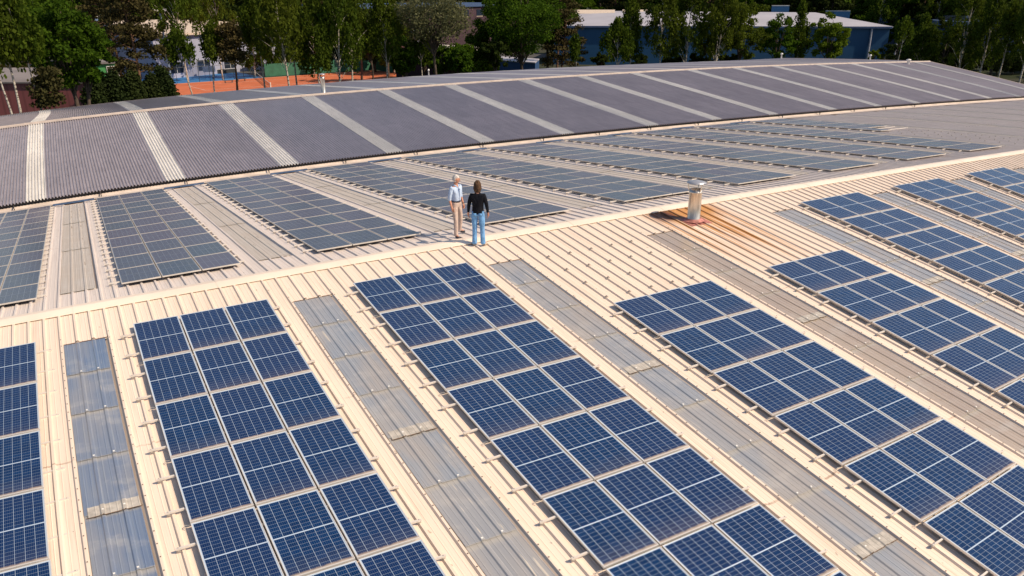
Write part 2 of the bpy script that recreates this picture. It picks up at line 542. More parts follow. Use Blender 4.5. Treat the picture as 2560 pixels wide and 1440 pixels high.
def sheet(mb, fn, u0, u1, v0, v1, nv, prof, flip=False, h1=None, crossing=None):
    us, hs = prof(u0, u1)
    vs = np.linspace(v0, v1, nv)
    P = np.zeros((len(vs), len(us), 3)); UV = np.zeros((len(vs), len(us), 2))
    for j, v in enumerate(vs):
        ex = 0.0 if h1 is None else h1[0] + (h1[1] - h1[0]) * j / (nv - 1)
        a = np.array([fn(0.0, v, h) for h in hs + ex]); a[:, 0] = us
        P[j] = a
        UV[j, :, 0] = us; UV[j, :, 1] = v
    mb.grid(W(P), UV, flip)


def panrib(u0, u1): return rib_profile(u0, u1)


EAVE1 = 20.6
SKW = .935


def openrib(off):
    # the metal sheet drops away under the rooflights
    def f(u0, u1):
        us, hs = rib_profile(u0, u1)
        r = (us - off) % PIT
        return us, np.where((r > .004) & (r < SKW - .004), hs * 0 - .045, hs)
    return f


mb = MB(); sheet(mb, s1, -16, 70, .1, 1.76, 4, panrib, True); sheet(mb, s1, -16, 70, 1.76, EAVE1, 24, openrib(-1.535), True); mb.build('roof_sheet', M['sheet'], hall)
mb = MB(); sheet(mb, s2, -16, 86, .1, 1.80, 4, panrib, False); sheet(mb, s2, -16, 86, 1.80, 22.9, 26, openrib(-1.535), False); mb.build('roof_sheet', M['sheet_far'], hall)
# ridge capping laid over the ribs
mb = MB()
us = np.arange(-16, 86.5, .5)
prof = [(-.275, .026), (-.270, .044), (-.10, .056), (0, .060), (.10, .056), (.270, .044), (.275, .026)]
P = np.zeros((len(prof), len(us), 3))
for i, (w, h) in enumerate(prof):
    fn = s1 if w < 0 else s2
    for j, u in enumerate(us): P[i, j] = fn(u, abs(w), h)
mb.grid(W(P), None, True)
mb.build('ridge_cap', M['cap'], hall)
for u in np.arange(-13.2, 84, 3.4):
    mb = MB()
    P = np.zeros((len(prof), 2, 3))
    for i, (w, h) in enumerate(prof):
        fn = s1 if w < 0 else s2
        for j in (0, 1): P[i, j] = fn(u + j * .12, abs(w) + .004, h + .004)
    mb.grid(W(P), None, True)
    mb.build('ridge_joint', M['cap'], hall)
# flashing where the roof meets the grey hall
mb = MB()
P = np.zeros((4, len(us), 3))
for i, (v, h) in enumerate(((21.35, .052), (21.45, .058), (21.9, .065), (22.17, .17))):
    for j, u in enumerate(us): P[i, j] = s2(u, v, h)
mb.grid(W(P)); mb.build('flashing', M['flash'], hall)
# outer walls
mb = MB()
for (u0, u1, ya, yb) in ((-16, 70, -20.5, -20.5),):
    us2 = np.linspace(u0, u1, 30)
    P = np.array([[(u, -20.45, GZ), (u, -20.45, -20.6 * SA + .0)] for u in us2])
    PW = W(P); PW[:, 0, 2] = GZ
    mb.grid(PW)
mb.build('front_wall', simple('hall_wall', (.45, .43, .4), .6), hall)
mb = MB()
for u in (-15.95, 69.9):
    mb.add(W(np.array([(u, -20.4, GZ), (u, 0, GZ), (u, 22, GZ), (u, 22, -2.3), (u, 0, -.03), (u, -20.4, -2.08)])) if False else [tuple(q) for q in W(np.array([(u, -20.4, -9.3), (u, 0, -9.3), (u, 22, -9.3), (u, 22, -2.3), (u, 0, -.05), (u, -20.4, -2.1)]))], [(0, 1, 2, 3, 4, 5)])
mb.build('gable_wall', simple('gable_wall_paint', (.45, .43, .4), .6), hall)

# skylights
n1_sky = []
for i in range(-1, 7):
    u0 = -1.535 + i * PIT
    sk = None
    mb = MB()
    v = 1.78
    k = 0
    edges = [1.78] + [1.57 + 1.51 * j for j in range(1, 13)]
    rng = random.Random(100 + i)
    for a_, b_ in zip(edges[:-1], edges[1:]):
        if b_ > 20.4: break
        sheet(mb, s1, u0, u0 + SKW, a_ - .06, b_ + .02, 5, lambda p, q: rib_profile(p, q, .006, .004, .5), True, (.0, .016))
    sk = mb.build('skylight', M['grp_blue'] if i == -1 else M['grp_brown'] if i == 2 else M['grp_near'], hall)
    mb = MB()
    for b_ in edges[1:]:
        for r in (1, 2):
            ur = u0 + .02 + r * RIB - .02
            ur = -.55 + round((u0 + r * RIB + .55) / RIB) * RIB
            mb.box(ur - .017, ur + .017, b_ - .045, b_ - .018, .038, .050, lambda x, y, z: tuple(W(s1(x, y, z))))
    mb.build('fixing_washers', M['white_fix'], sk)
    for vt in (7.44, 13.52):
        mb = MB()
        sheet(mb, s1, u0 + .01, u0 + SKW - .01, vt, vt + .27, 4, lambda p, q: rib_profile(p, q, .026, .008, .5), True)
        tp = mb.build('sealing_tape', M['tape'], sk)
        mb = MB()
        for q in range(26):
            uu = u0 + .02 + q * (SKW - .04) / 26
            w = rng.uniform(.004, .018)
            mb.box(uu, uu + .042, vt + .262, vt + .262 + w, .030, .036, lambda x, y, z: tuple(W(s1(x, y, z + (.02 if min(abs((x + .55) % RIB), RIB - abs((x + .55) % RIB)) < .03 else 0)))))
        mb.build('grime_edge', M['grime'], sk)
    # dirty lip at the head of the strip
    mb = MB()
    sheet(mb, s1, u0 - .01, u0 + SKW + .06, 1.70, 1.735, 2, lambda p, q: rib_profile(p, q, .012, .006), True)
    mb.build('head_lip', M['grime'], sk)
    # edge ribs with screw heads
    mb = MB()
    for ur in (-.55 + round((u0 + .02 + .55) / RIB) * RIB, -.55 + round((u0 + SKW + .55) / RIB) * RIB):
        for v in np.arange(1.5, 20.2, .30):
            mb.box(ur - .009, ur + .009, v - .009, v + .009, .040, .048, lambda x, y, z: tuple(W(s1(x, y, z))))
    mb.build('edge_screws', M['screw'], sk)['kind'] = 'stuff'
for i in range(-1, 13):
    u0 = -1.535 + i * PIT
    mb = MB()
    edges = [1.82 + 6.28 * j for j in range(0, 4)]
    for a_, b_ in zip(edges[:-1], edges[1:]):
        if b_ > 20.75: break
        sheet(mb, s2, u0, u0 + SKW, a_ - .04, b_ + .02, 9, lambda p, q: rib_profile(p, q, .006, .004, .5), False, (.016, .0))
    sk = mb.build('skylight', M['grp_far'], hall)
    mb = MB()
    rng = random.Random(i)
    for q in range(26):
        ur = -.55 + round((u0 + rng.choice((1, 2)) * RIB + .55) / RIB) * RIB
        v = 1.82 + 1.57 * rng.randrange(1, 12) + rng.uniform(-.05, .5)
        mb.box(ur + .03, ur + .05, v, v + rng.uniform(.1, .4), .012, .020, lambda x, y, z: tuple(W(s2(x, y, z))))
    mb.build('grime_edge', M['grime'], sk)

# ------------------------------------------------------------------ solar arrays
def module_mesh(name, w, l, mat):
    mb = MB()
    V = [(-w / 2 + .012, -l / 2 + .012, .032), (w / 2 - .012, -l / 2 + .012, .032), (w / 2 - .012, l / 2 - .012, .032), (-w / 2 + .012, l / 2 - .012, .032)]
    mb.add(V, [(0, 1, 2, 3)], [(x + w / 2, y + l / 2) for x, y, z in V])
    return mb.mesh(name, mat)


def frame_mesh(name, w, l, mat):
    mb = MB()
    t = .013
    mb.box(-w / 2, w / 2, -l / 2, -l / 2 + t, 0, .036)
    mb.box(-w / 2, w / 2, l / 2 - t, l / 2, 0, .036)
    mb.box(-w / 2, -w / 2 + t, -l / 2 + t, l / 2 - t, 0, .036)
    mb.box(w / 2 - t, w / 2, -l / 2 + t, l / 2 - t, 0, .036)
    return mb.mesh(name, mat)


def rail_mesh(name, x0, x1, matr):
    mb = MB()
    mb.box(x0, x1, -.016, .016, -.036, -.002)
    return mb.mesh(name, matr)


def foot_mesh(name, side):
    mb = MB()
    mb.box(-.018, .018, -.024, .024, -.052, -.037)
    mb.box(-.034, .034, -.012, .012, -.080, -.052)
    mb.box(-.006, .006, -.006, .006, -.037, .006)
    return mb.mesh(name, M['clamp'])


MN, FN = module_mesh('solar_module_cells', 1.0, 1.715, M['mod_new']), frame_mesh('module_frame', 1.0, 1.715, M['frame'])
MO, FO = module_mesh('older_module_cells', 1.0, 1.735, M['mod_old']), frame_mesh('older_module_frame', 1.0, 1.735, M['frame_old'])
RN = rail_mesh('mounting_rail', -1.82, 1.74, M['alu'])
RO = rail_mesh('mounting_rail', -1.82, 1.72, M['alu'])
FT = foot_mesh('rail_foot', 1)


def cable_mesh():
    mb = MB()
    pts = [(-.02, 0, -.02), (-.09, .03, -.03), (-.13, .02, -.07), (-.10, -.03, -.10), (-.03, -.06, -.10)]
    mb.tube(pts, .006, 5)
    return mb.mesh('cable_loop', M['cable'])


CB = cable_mesh()
WA = 3.06


def visible(P, m=160):
    q = RW @ (np.asarray(P) - CAMP)
    if q[2] < .5: return False
    x, y = q[0] / q[2] * FPX + 1280, q[1] / q[2] * FPX + 720
    return -m < x < 2560 + m and -m < y < 1440 + m


def array(fn, u0, rows, label, new, v_top, rp, hgt, partial=None):
    """rows: list of row indices counted from the ridge."""
    l = 1.715 if new else 1.735
    base = W(fn(u0 + WA / 2, v_top + rows[0] * rp, 0))
    root = tag(empty('solar_array', base), label, 'solar array', 'rooftop solar arrays')
    n = 0
    for r in rows:
        vc = v_top + r * rp + l / 2
        cs = (0, 1, 2) if partial is None or r not in partial else partial[r]
        any_vis = False
        for c in cs:
            uc = u0 + .5 + c * 1.03
            Mx = frame_at(fn, uc, vc, hgt, -1 if new else 1)
            if not visible(Mx.translation): continue
            any_vis = True
            mo = place('solar_panel', MN if new else MO, root, Mx, base)
            fr = bpy.data.objects.new('panel_frame', FN if new else FO)
            COL.objects.link(fr); fr.parent = mo
            n += 1
        if not any_vis: continue
        for k, q in enumerate((.24, .76)):
            vv = v_top + r * rp + l * q
            Mx = frame_at(fn, u0 + WA / 2, vv, hgt, -1 if new else 1)
            ra = place('mounting_rail', RN if new else RO, root, Mx, base)
            for x in (-1.78, 1.70):
                ft = bpy.data.objects.new('rail_foot', FT)
                COL.objects.link(ft); ft.parent = ra; ft.location = (x, 0, 0)
        if new:
            Mx = frame_at(fn, u0, v_top + r * rp + l + .01, hgt, -1)
            place('cable_loop', CB, root, Mx, base)
    return root, n


V1, RP1 = 1.531, 1.753
near = [(-2, 0, 11, 'front slope array at the left picture edge, partly cut off'),
        (-1, 0, 11, 'dark blue array on the front slope at left, between two bluish skylights'),
        (0, 0, 11, 'dark blue array on the front slope just below the standing people'),
        (1, 2, 11, 'array on the front slope set lower, directly downslope of the bare ribbed patch'),
        (2, 2, 11, 'set-back array below right of the rusty flue stain'),
        (3, 0, 11, 'front slope array right of the flue, starting high under the ridge capping'),
        (4, 0, 8, 'second front slope array from the upper right corner'),
        (5, 0, 6, 'small visible array corner at the right picture edge, front slope')]
total = 0
for i, r0, r1, lab in near:
    rt, n = array(s1, i * PIT, list(range(r0, r1)), lab, True, V1, RP1, .088)
    total += n
V2, RP2 = 1.40, 1.773
far = [(-2, 'older grey-blue array at the left edge beyond the ridge'),
       (-1, 'older array beyond the ridge, left of the wide skylight strip, second from the left edge'),
       (0, 'older array beyond the ridge whose lower right corner nears the man\'s shadow'),
       (1, 'older grey-blue array directly behind the two standing people'),
       (2, 'older array behind the flue\'s left side, first right of the people'),
       (3, 'older array just beyond and right of the flue cap'),
       (4, 'second older array right of the flue beyond the ridge'),
       (5, 'third older array right of the flue beyond the ridge'),
       (6, 'older array at the far right whose near end almost meets the capping'),
       (7, 'shortest older array with a stepped unfinished end, beside bare roof')]
for i, lab in far:
    rows = list(range(0, 11)) if i < 7 else [5, 6, 7, 8, 9, 10]
    part = {5: (0,)} if i == 7 else None
    rt, n = array(s2, i * PIT, rows, lab, False, V2, RP2, .088, part)
    total += n
print('MODULES', total)

# steel cable trays joining the array heads
TM = MB(); TM.box(-.95, .95, -.045, .045, 0, .05); TM.box(-.95, .95, .045, .055, .0, .075)
TM = TM.mesh('cable_tray', M['tray'])
for k, i in enumerate(range(-2, 7)):
    Mx = frame_at(s2, i * PIT + WA + 1.05, V2 + 11 * RP2 - .03, .07)
    t = bpy.data.objects.new('cable_tray', TM); COL.objects.link(t); t.matrix_world = Mx
    tag(t, 'blue-grey cable tray beyond the ridge, %s gap between older arrays from the left' % ('first', 'second', 'third', 'fourth', 'fifth', 'sixth', 'seventh', 'eighth', 'ninth')[k], 'cable tray', 'cable trays between arrays')

# bare brackets left where panels are missing
def bracket_mesh():
    mb = MB()
    mb.box(-.035, .035, -.03, .03, .036, .052); mb.box(-.016, .016, -.02, .02, .052, .080)
    return mb.mesh('roof_bracket', M['clamp'])
BM = bracket_mesh()
def bracket(fn, ru, v, lab, grp):
    ur = -.55 + ru * RIB
    o = bpy.data.objects.new('roof_bracket', BM); COL.objects.link(o)
    o.matrix_world = frame_at(fn, ur, v, 0, -1 if fn is s1 else 1)
    tag(o, lab, 'bracket', grp)
for i in (1,):
    for r in range(2):
        for q in (.24, .76):
            for j, uu in enumerate((.1, .85, 1.5, 2.2, 2.95)):
                v = V1 + r * RP1 + 1.715 * q + (.35 if j % 2 else 0) * 0
                bracket(s1, round((i * PIT + uu + .55) / RIB), v, 'small unused steel bracket on a rib of the bare front roof patch', 'unused front roof brackets')
for i in (7,):
    for r in range(0, 5):
        for q in (.24, .76):
            for uu in (.3, 1.3, 2.1, 2.9):
                bracket(s2, round((i * PIT + uu + .55) / RIB), V2 + r * RP2 + 1.735 * q, 'small unused bracket on the bare roof at far right', 'unused far roof brackets')

# ------------------------------------------------------------------ grey corrugated hall
ghall = tag(empty('corrugated_hall', (35, 42, GZ)), 'grey fibre cement roofed hall with pale translucent strips, behind the solar hall', 'building')
CP = .1553


def corr(u0, u1, lift=0.0):
    n = max(2, int(round((u1 - u0) / (CP / 6))))
    us = np.linspace(u0, u1, n + 1)
    return us, lift + .042 * np.cos(2 * np.pi * us / CP)


mb = MB(); sheet(mb, s3, -20, 84.9, -.15, LF - .1, 12, lambda a, b: corr(a, b), False)
mb.build('roof_sheet', M['fibre'], ghall)
mb = MB(); sheet(mb, s4, -20, 84.9, .1, LG, 12, lambda a, b: corr(a, b), False)
mb.build('roof_sheet', M['fibre'], ghall)
s0 = 1.06
ST = [-5.718 + (x + 5.718) * s0 for x in (-14.4, -8.27, -2.0, 3.42, 8.9, 14.33, 19.56, 25.85, 31.2, 36.45, 42.68, 48.03, 53.22, 59.3, 64.8, 70.5, 76.0, 81.7)]
for k, u in enumerate(ST):
    if u + 1 > 84.8: continue
    mb = MB(); sheet(mb, s3, u, u + .992, -.16, LF - .12, 8, lambda a, b: corr(a, b, .009), False)
    mb.build('translucent_strip', M['fibre_light'], ghall)
    mb = MB(); sheet(mb, s4, u, u + .992, .12, LG + .01, 8, lambda a, b: corr(a, b, .009), False)
    mb.build('translucent_strip', M['fibre_light'], ghall)
us = np.arange(-20, 85.2, .5)
prof = [(-.30, .022), (-.29, .040), (-.12, .07), (-.05, .11), (.05, .11), (.12, .07), (.29, .040), (.30, .022)]
mb = MB()
P = np.zeros((len(prof), len(us), 3))
for i, (w, h) in enumerate(prof):
    for j, u in enumerate(us):
        P[i, j] = s3(u, LF + w, h) if w < 0 else s4(u, w, h)
mb.grid(W(P)); mb.build('ridge_cap', M['fibre_cap'], ghall)
for u in np.arange(-18, 84, 3.1):
    mb = MB()
    P = np.zeros((len(prof), 2, 3))
    for i, (w, h) in enumerate(prof):
        for j in (0, 1):
            P[i, j] = s3(u + j * .16, LF + w * 1.02, h + .008) if w < 0 else s4(u + j * .16, w * 1.02, h + .008)
    mb.grid(W(P)); mb.build('ridge_joint', M['fibre_cap'], ghall)
# low near-black upstand: shade of the corrugation gaps painted under the near eave
us = np.arange(-20, 85.2, 1.0)
mb = MB()
P = np.array([[(u, YE + .10, -3.2), (u, YE + .10, ZE - .03)] for u in us]); mb.grid(W(P))
mb.build('gutter', M['gutter'], ghall)
mb = MB()
P = np.array([[(u, YF, GZ), (u, YF, ZF - .04)] for u in us]); P = W(P); P[:, 0, 2] = GZ
mb.grid(P, None, True)
mb.build('rear_wall', simple('rear_wall_render', (.3, .29, .28), .7), ghall)
mb = MB()
for u in (-19.9, 84.8):
    mb.add([tuple(q) for q in W(np.array([(u, YE, -9.3), (u, YR, -9.3), (u, YF, -9.3), (u, YF, ZF - .05), (u, YR, ZR - .05), (u, YE, ZE - .05)]))], [(0, 1, 2, 3, 4, 5)])
mb.build('gable_wall', simple('gable_render', (.32, .3, .28), .7), ghall)
mb = MB()
P = []
for (y, z) in [tuple(s3(0, t)[1:]) for t in np.linspace(-.15, LF, 10)] + [tuple(s4(0, t)[1:]) for t in np.linspace(1, LG, 10)]:
    P.append([(84.85, y, z - .06), (84.85, y, z + .05), (85.05, y, z + .05), (85.05, y, z - .06)])
mb.grid(W(np.array(P))); mb.build('verge_trim', M['fibre_cap'], ghall)
# snow hooks / gutter brackets along the eave
mb0 = MB(); mb0.box(-.02, .02, -.30, .05, -.02, .02); mb0.box(-.02, .02, -.30, -.26, -.14, .02)
BR = mb0.mesh('gutter_bracket', M['gutter'])
for u in np.arange(-9, 60, 4.1):
    Mx = frame_at(s3, u, -.12, -.10)
    place('gutter_bracket', BR, ghall, Mx, ghall.location)
# eave hem of the far slope
mb = MB()
P = np.array([[s4(u, LG - .02, .03), s4(u, LG + .06, .035), s4(u, LG + .06, -.08)] for u in us]); mb.grid(W(P))
mb.build('eave_trim', M['fibre_cap'], ghall)

# ------------------------------------------------------------------ flues and vents
def mat_stainless(name, c=(.74, .71, .66)):
    t = NT(name)
    co = t.coord('Object')
    f = t.noise(t.mapped(co, (7, 7, 1.2)), 1.0, 4, .6)
    t.col(t.mix(t.ramp(f, .35, .65), tuple(x * .62 for x in c), c)).set(.38, .85, .5)
    t.bump(f, .25, .02)
    return t.m


M['steel'] = mat_stainless('stainless')
M['steel_light'] = simple('galvanised_cap', (.60, .60, .62), .3, .6, .08)
M['pinkflash'] = simple('red_oxide_flashing', (.45, .18, .15), .6, 0, .4, 6)
M['soot'] = simple('soot', (.01, .01, .01), .9)
M['white'] = simple('white_plastic', (.75, .75, .73), .5)


def flue(fn, u, v, r, h, lab, mats=('steel', 'steel_light')):
    b = W(fn(u, v, 0))
    root = tag(empty('flue', b), lab, 'flue')
    c = b
    mb = MB()
    mb.lathe([(r * 1.08, -.05), (r * 1.12, .03), (r, .05), (r, h * .90), (r * 1.03, h * .905), (r * 1.03, h * .93), (r, h * .935), (r, h), (r * .93, h), (r * .93, h * .6)], c, 28)
    mb.build('pipe', M[mats[0]], root, True)
    mb = MB(); mb.lathe([(r * .93, h * .6), (.001, h * .6)], c, 20); mb.build('flue_mouth', M['soot'], root)
    mb = MB()
    hh = h + r * 1.05
    mb.lathe([(r * 1.5, hh), (r * 1.5, hh + .012), (r * .9, hh + .05), (.001, hh + .09)], c, 32)
    mb.lathe([(r * 1.48, hh - .003), (.001, hh + .07)], c, 32)
    mb.build('rain_cap', M[mats[1]], root, True)
    for k in range(3):
        a = k * 2.094 + .5
        mb = MB()
        p0 = c + np.array([r * math.cos(a), r * math.sin(a), h - .04]); p1 = c + np.array([r * 1.25 * math.cos(a), r * 1.25 * math.sin(a), hh + .004])
        mb.tube([p0, (p0 + p1) / 2 + np.array([.02 * math.cos(a), .02 * math.sin(a), 0]), p1], .018, 6)
        mb.build('cap_strap', M['steel'], root)
    return root


fl = flue(s1, 10.93, 1.28, .20, 1.03, 'stainless steel flue pipe with rain cap on the rust stained cream roof')
mb = MB()
sheet(mb, s1, 10.55, 11.42, .98, 1.66, 4, lambda a, b: rib_profile(a, b, .012, .012), True)
mb.build('base_flashing', M['pinkflash'], fl)
mb = MB(); mb.lathe([(.34, .03), (.27, .055), (.225, .075), (.215, .10)], W(s1(10.93, 1.28, 0)), 24); mb.build('sealing_collar', M['pinkflash'], fl, True)
flue(s4, ST[5] - 3.55, 1.35, .17, 1.25, 'small metal flue standing on the grey roof just behind its ridge')
def vent(fn, u, t, h, lab, r=.12):
    b = W(fn(u, t, 0)); root = tag(empty('roof_vent', b), lab, 'vent')
    mb = MB(); mb.lathe([(r * .6, -.05), (r * .6, h * .7), (r, h * .72), (r, h * .92), (.001, h)], b, 12); mb.build('pipe', M['white'], root, True)

# positions from the horizon line of the grey roof
def on_line(px, fn, t):
    us = np.linspace(-18, 84, 800)
    P = W(np.array([fn(u, t, 0) for u in us])) - CAMP
    q = P @ RW.T
    x = q[:, 0] / q[:, 2] * FPX + 1280
    return float(np.interp(px, x, us))
vent(s4, on_line(1072, s4, LG - .6), LG - .6, .75, 'thin white vent pipe on the far edge of the grey roof, near the olive tree', .1)
vent(s4, on_line(2100, s4, LG - 1), LG - 1, .8, 'white mushroom vent on the grey roof edge before the blue hall', .18)
vent(s4, on_line(2335, s4, 8), 8, .7, 'white round vent near the right end of the grey ridge', .14)
vent(s3, on_line(2270, s3, LF - 1.2), LF - 1.2, .6, 'small dark box vent just below the grey ridge at right', .25)

# ------------------------------------------------------------------ ground and courts
def mat_ground():
    t = NT('ground')
    co = t.coord('Object')
    f = t.noise(co, .05, 6, .6); g = t.noise(co, .9, 4)
    c = t.mix(t.ramp(f, .42, .58), (.018, .028, .008), (.05, .05, .035))
    c = t.mix(t.math('MULTIPLY', g, .4), c, (.03, .04, .015))
    t.col(c).set(.95, 0, .2)
    return t.m


mb = MB(); mb.add([(-900, -600, GZ), (1200, -600, GZ), (1200, 1500, GZ), (-900, 1500, GZ)], [(0, 1, 2, 3)])
g = mb.build('ground', mat_ground()); g['kind'] = 'structure'


def poly_ground(name, pts, z, mat, kind='structure'):
    mb = MB(); mb.add([(p[0], p[1], z) for p in pts], [tuple(range(len(pts)))])
    o = mb.build(name, mat)
    o['kind'] = kind
    return o


M['clay'] = simple('clay', (.50, .135, .055), .9, 0, .1, .4)
M['asphalt'] = simple('asphalt', (.07, .068, .065), .9, 0, .15, .5)
M['blue_court'] = simple('blue_court', (.03, .17, .42), .7, 0, .1, .5)
M['paving'] = simple('paving', (.40, .33, .28), .9, 0, .12, 1)
M['white_line'] = simple('line_paint', (.7, .68, .64), .7)
M['net_dark'] = simple('net', (.03, .035, .04), .8)
M['green_screen'] = simple('windscreen', (.03, .14, .085), .8, 0, .15, .8)
M['fence_post'] = simple('fence_post', (.03, .05, .06), .5)
# court frame: x axis along the far screen, y away
cA = gz(400, 214, GZ)[:2]; cB = gz(980, 174, GZ)[:2]
ax = (cB - cA) / np.linalg.norm(cB - cA); ay = np.array([-ax[1], ax[0]])
LC = np.linalg.norm(cB - cA)
def cp(a, b): return cA + ax * a + ay * b
poly_ground('parking_ground', [cp(-30, 4), cp(LC + 60, 4), cp(LC + 60, 110), cp(-30, 110)], GZ + .004, M['asphalt'])
poly_ground('clay_court', [cp(-2, -38), cp(LC - 4, -38), cp(LC - 4, 1.2), cp(-2, 1.2)], GZ + .008, M['clay'])
# blue padel court
pa = cA + ax * 0
Lb = float((gz(652, 192, GZ)[:2] - cA) @ ax)
BF = float((gz(500, 172, GZ)[:2] - cA) @ ay)
poly_ground('blue_court_floor', [cp(-1, 1.6), cp(Lb, 1.6), cp(Lb, BF), cp(-1, BF)], GZ + .012, M['blue_court'])
poly_ground('kerb_strip', [cp(-2, 1.2), cp(LC - 4, 1.2), cp(LC - 4, 1.6), cp(-2, 1.6)], GZ + .012, M['paving'])
mt = NT('court_glass'); mt.col((.10, .25, .42)).set(.15, 0, .5); mt.b.inputs['Alpha'].default_value = .35
M['court_glass'] = mt.m
def court_box(a0, a1, b0, b1, h, lab):
    root = tag(empty('padel_cage', (*cp(a0, b0), GZ)), lab, 'sports cage')
    def wallq(pa, pb, z0, z1, name, mat):
        mb = MB(); mb.add([(*cp(*pa), z0), (*cp(*pb), z0), (*cp(*pb), z1), (*cp(*pa), z1)], [(0, 1, 2, 3)]); mb.build(name, mat, root)
    wallq((a0, b1), (a1, b1), GZ + .05, GZ + 3, 'glass_wall', M['court_glass'])
    wallq((a0, b0), (a0, b1), GZ + .05, GZ + 3, 'glass_wall', M['court_glass'])
    for f in np.linspace(0, 1, 6):
        for (pa_) in ((a0 + (a1 - a0) * f, b0), (a0 + (a1 - a0) * f, b1)):
            mb = MB(); q = cp(*pa_); mb.tube([(q[0], q[1], GZ), (q[0], q[1], GZ + h)], .05, 6); mb.build('post', M['fence_post'], root)
    for b in (b0, b1):
        for z in (3.0, h):
            mb = MB(); mb.tube([(*cp(a0, b), GZ + z), (*cp(a1, b), GZ + z)], .035, 5); mb.build('top_rail', M['fence_post'], root)
    mb = MB(); q0, q1 = cp(a0, (b0 + b1) / 2), cp(a1, (b0 + b1) / 2)
    mb.add([(*q0, GZ), (*q1, GZ), (*q1, GZ + .9), (*q0, GZ + .9)], [(0, 1, 2, 3)]); mb.build('net', M['net_dark'], root)
    mb = MB(); mb.tube([(*q0, GZ + .93), (*q1, GZ + .93)], .04, 5); mb.build('net_tape', M['white_line'], root)
court_box(-.5, Lb * .48, 2, BF - 1, 4, 'glass and steel cage around the left half of the blue court')
court_box(Lb * .52, Lb - .3, 2, BF - 1, 4, 'glass and steel cage around the right half of the blue court')
for (a, b, lab) in ((Lb * .52 - 3, 19, 'small white board at the back of the blue court, left'), (Lb * .52 + 2.5, 12, 'small white board standing at the blue court net')):
    mb = MB(); q = cp(a, b)
    mb.add([(*cp(a - 1.3, b), GZ + .9), (*cp(a + 1.3, b), GZ + .9), (*cp(a + 1.3, b), GZ + 2.1), (*cp(a - 1.3, b), GZ + 2.1), (*cp(a - 1.3, b + .1), GZ + .9), (*cp(a + 1.3, b + .1), GZ + .9), (*cp(a + 1.3, b + .1), GZ + 2.1), (*cp(a - 1.3, b + .1), GZ + 2.1)],
           [(0, 1, 2, 3), (5, 4, 7, 6), (0, 4, 5, 1), (3, 2, 6, 7), (0, 3, 7, 4), (1, 5, 6, 2)])
    root = tag(empty('advert_board', (*q, GZ)), lab, 'board')
    mb.build('panel', M['white'], root)
    mb = MB(); mb.tube([(*cp(a - 1, b + .05), GZ), (*cp(a - 1, b + .05), GZ + .95)], .04, 5); mb.build('leg', M['fence_post'], root)
    mb = MB(); mb.tube([(*cp(a + 1, b + .05), GZ), (*cp(a + 1, b + .05), GZ + .95)], .04, 5); mb.build('leg', M['fence_post'], root)
def screen_fence(p0, p1, h, lab, n=7):
    root = tag(empty('court_fence', (*p0, GZ)), lab, 'fence')
    mb = MB(); P = []
    rr = random.Random(5)
    for f in np.linspace(0, 1, 4 * n + 1):
        q = p0 + (p1 - p0) * f; w = rr.uniform(-.06, .06)
        P.append([(q[0] + w, q[1] + w, GZ + .1), (q[0] - w, q[1] - w, GZ + h * .5), (q[0], q[1], GZ + h)])
    mb.grid(np.array(P)); mb.build('windscreen', M['green_screen'], root)
    for f in np.linspace(0, 1, n + 1):
        q = p0 + (p1 - p0) * f
        mb = MB(); mb.tube([(q[0], q[1] + .1, GZ), (q[0], q[1] + .1, GZ + h + .2)], .05, 6); mb.build('post', M['fence_post'], root)
screen_fence(cp(Lb + .3, 2.0), cp(LC - 4, 2.0), 2.7, 'green windscreen fence along the far side of the clay court')
screen_fence(cp(LC - 3.8, 2.0), cp(LC - 3.0, -38), 2.7, 'dark green screen fence closing the right end of the clay court', 9)
# tennis net
root = tag(empty('tennis_net', (*cp(Lb - 2, -3), GZ)), 'low tennis net with pale posts on the orange clay court', 'net')
qa, qb = gz(634, 190, GZ)[:2] + ay * -1.0, gz(677, 222, GZ)[:2]
mb = MB(); mb.add([(*qa, GZ + .1), (*qb, GZ + .1), (*qb, GZ + .95), (*qa, GZ + .95)], [(0, 1, 2, 3)])
nm = NT('net_mesh'); nm.col((.12, .08, .07)).set(.9); nm.b.inputs['Alpha'].default_value = .45; mb.build('mesh', nm.m, root)
mb = MB(); mb.tube([(*qa, GZ + .97), (*qb, GZ + .97)], .04, 5); mb.build('tape', M['white_line'], root)
for q in (qa, qb):
    mb = MB(); mb.tube([(*q, GZ), (*q, GZ + 1.15)], .12, 8); mb.build('post', M['white_line'], root)
# court lines
for (a0, b0, a1, b1) in ((4, -4, LC - 10, -4), (4, -14, LC - 10, -14), (4, -4, 4, -14)):
    d = cp(a1, b1) - cp(a0, b0); d /= np.linalg.norm(d); nn = np.array([-d[1], d[0]]) * .05
    p, q = cp(a0, b0), cp(a1, b1)
    o = poly_ground('court_line', [p - nn, q - nn, q + nn, p + nn], GZ + .013, M['white_line'])
# benches
def bench(px, py, lab):
    p = gz(px, py, GZ)
    root = tag(empty('bench', p), lab, 'bench')
    mb = MB()
    for k in (-1, 1):
        a = p[:2] + ax * .7 * k; mb = MB(); mb.box(a[0] - .06, a[0] + .06, a[1] - .2, a[1] + .2, GZ, GZ + .44); mb.build('leg', M['fence_post'], root)
    mb = MB(); a, b = p[:2] - ax * 1.0, p[:2] + ax * 1.0; o2 = ay * .22
    V = [(*(a - o2), GZ + .44), (*(b - o2), GZ + .44), (*(b + o2), GZ + .44), (*(a + o2), GZ + .44)]
    mb.add(V + [(x, y, z + .06) for x, y, z in V], [(0, 3, 2, 1), (4, 5, 6, 7), (0, 1, 5, 4), (1, 2, 6, 5), (2, 3, 7, 6), (3, 0, 4, 7)]); mb.build('seat', M['fence_post'], root)
bench(572, 207, 'dark low bench by the clay court kerb, left of the pine trunk')
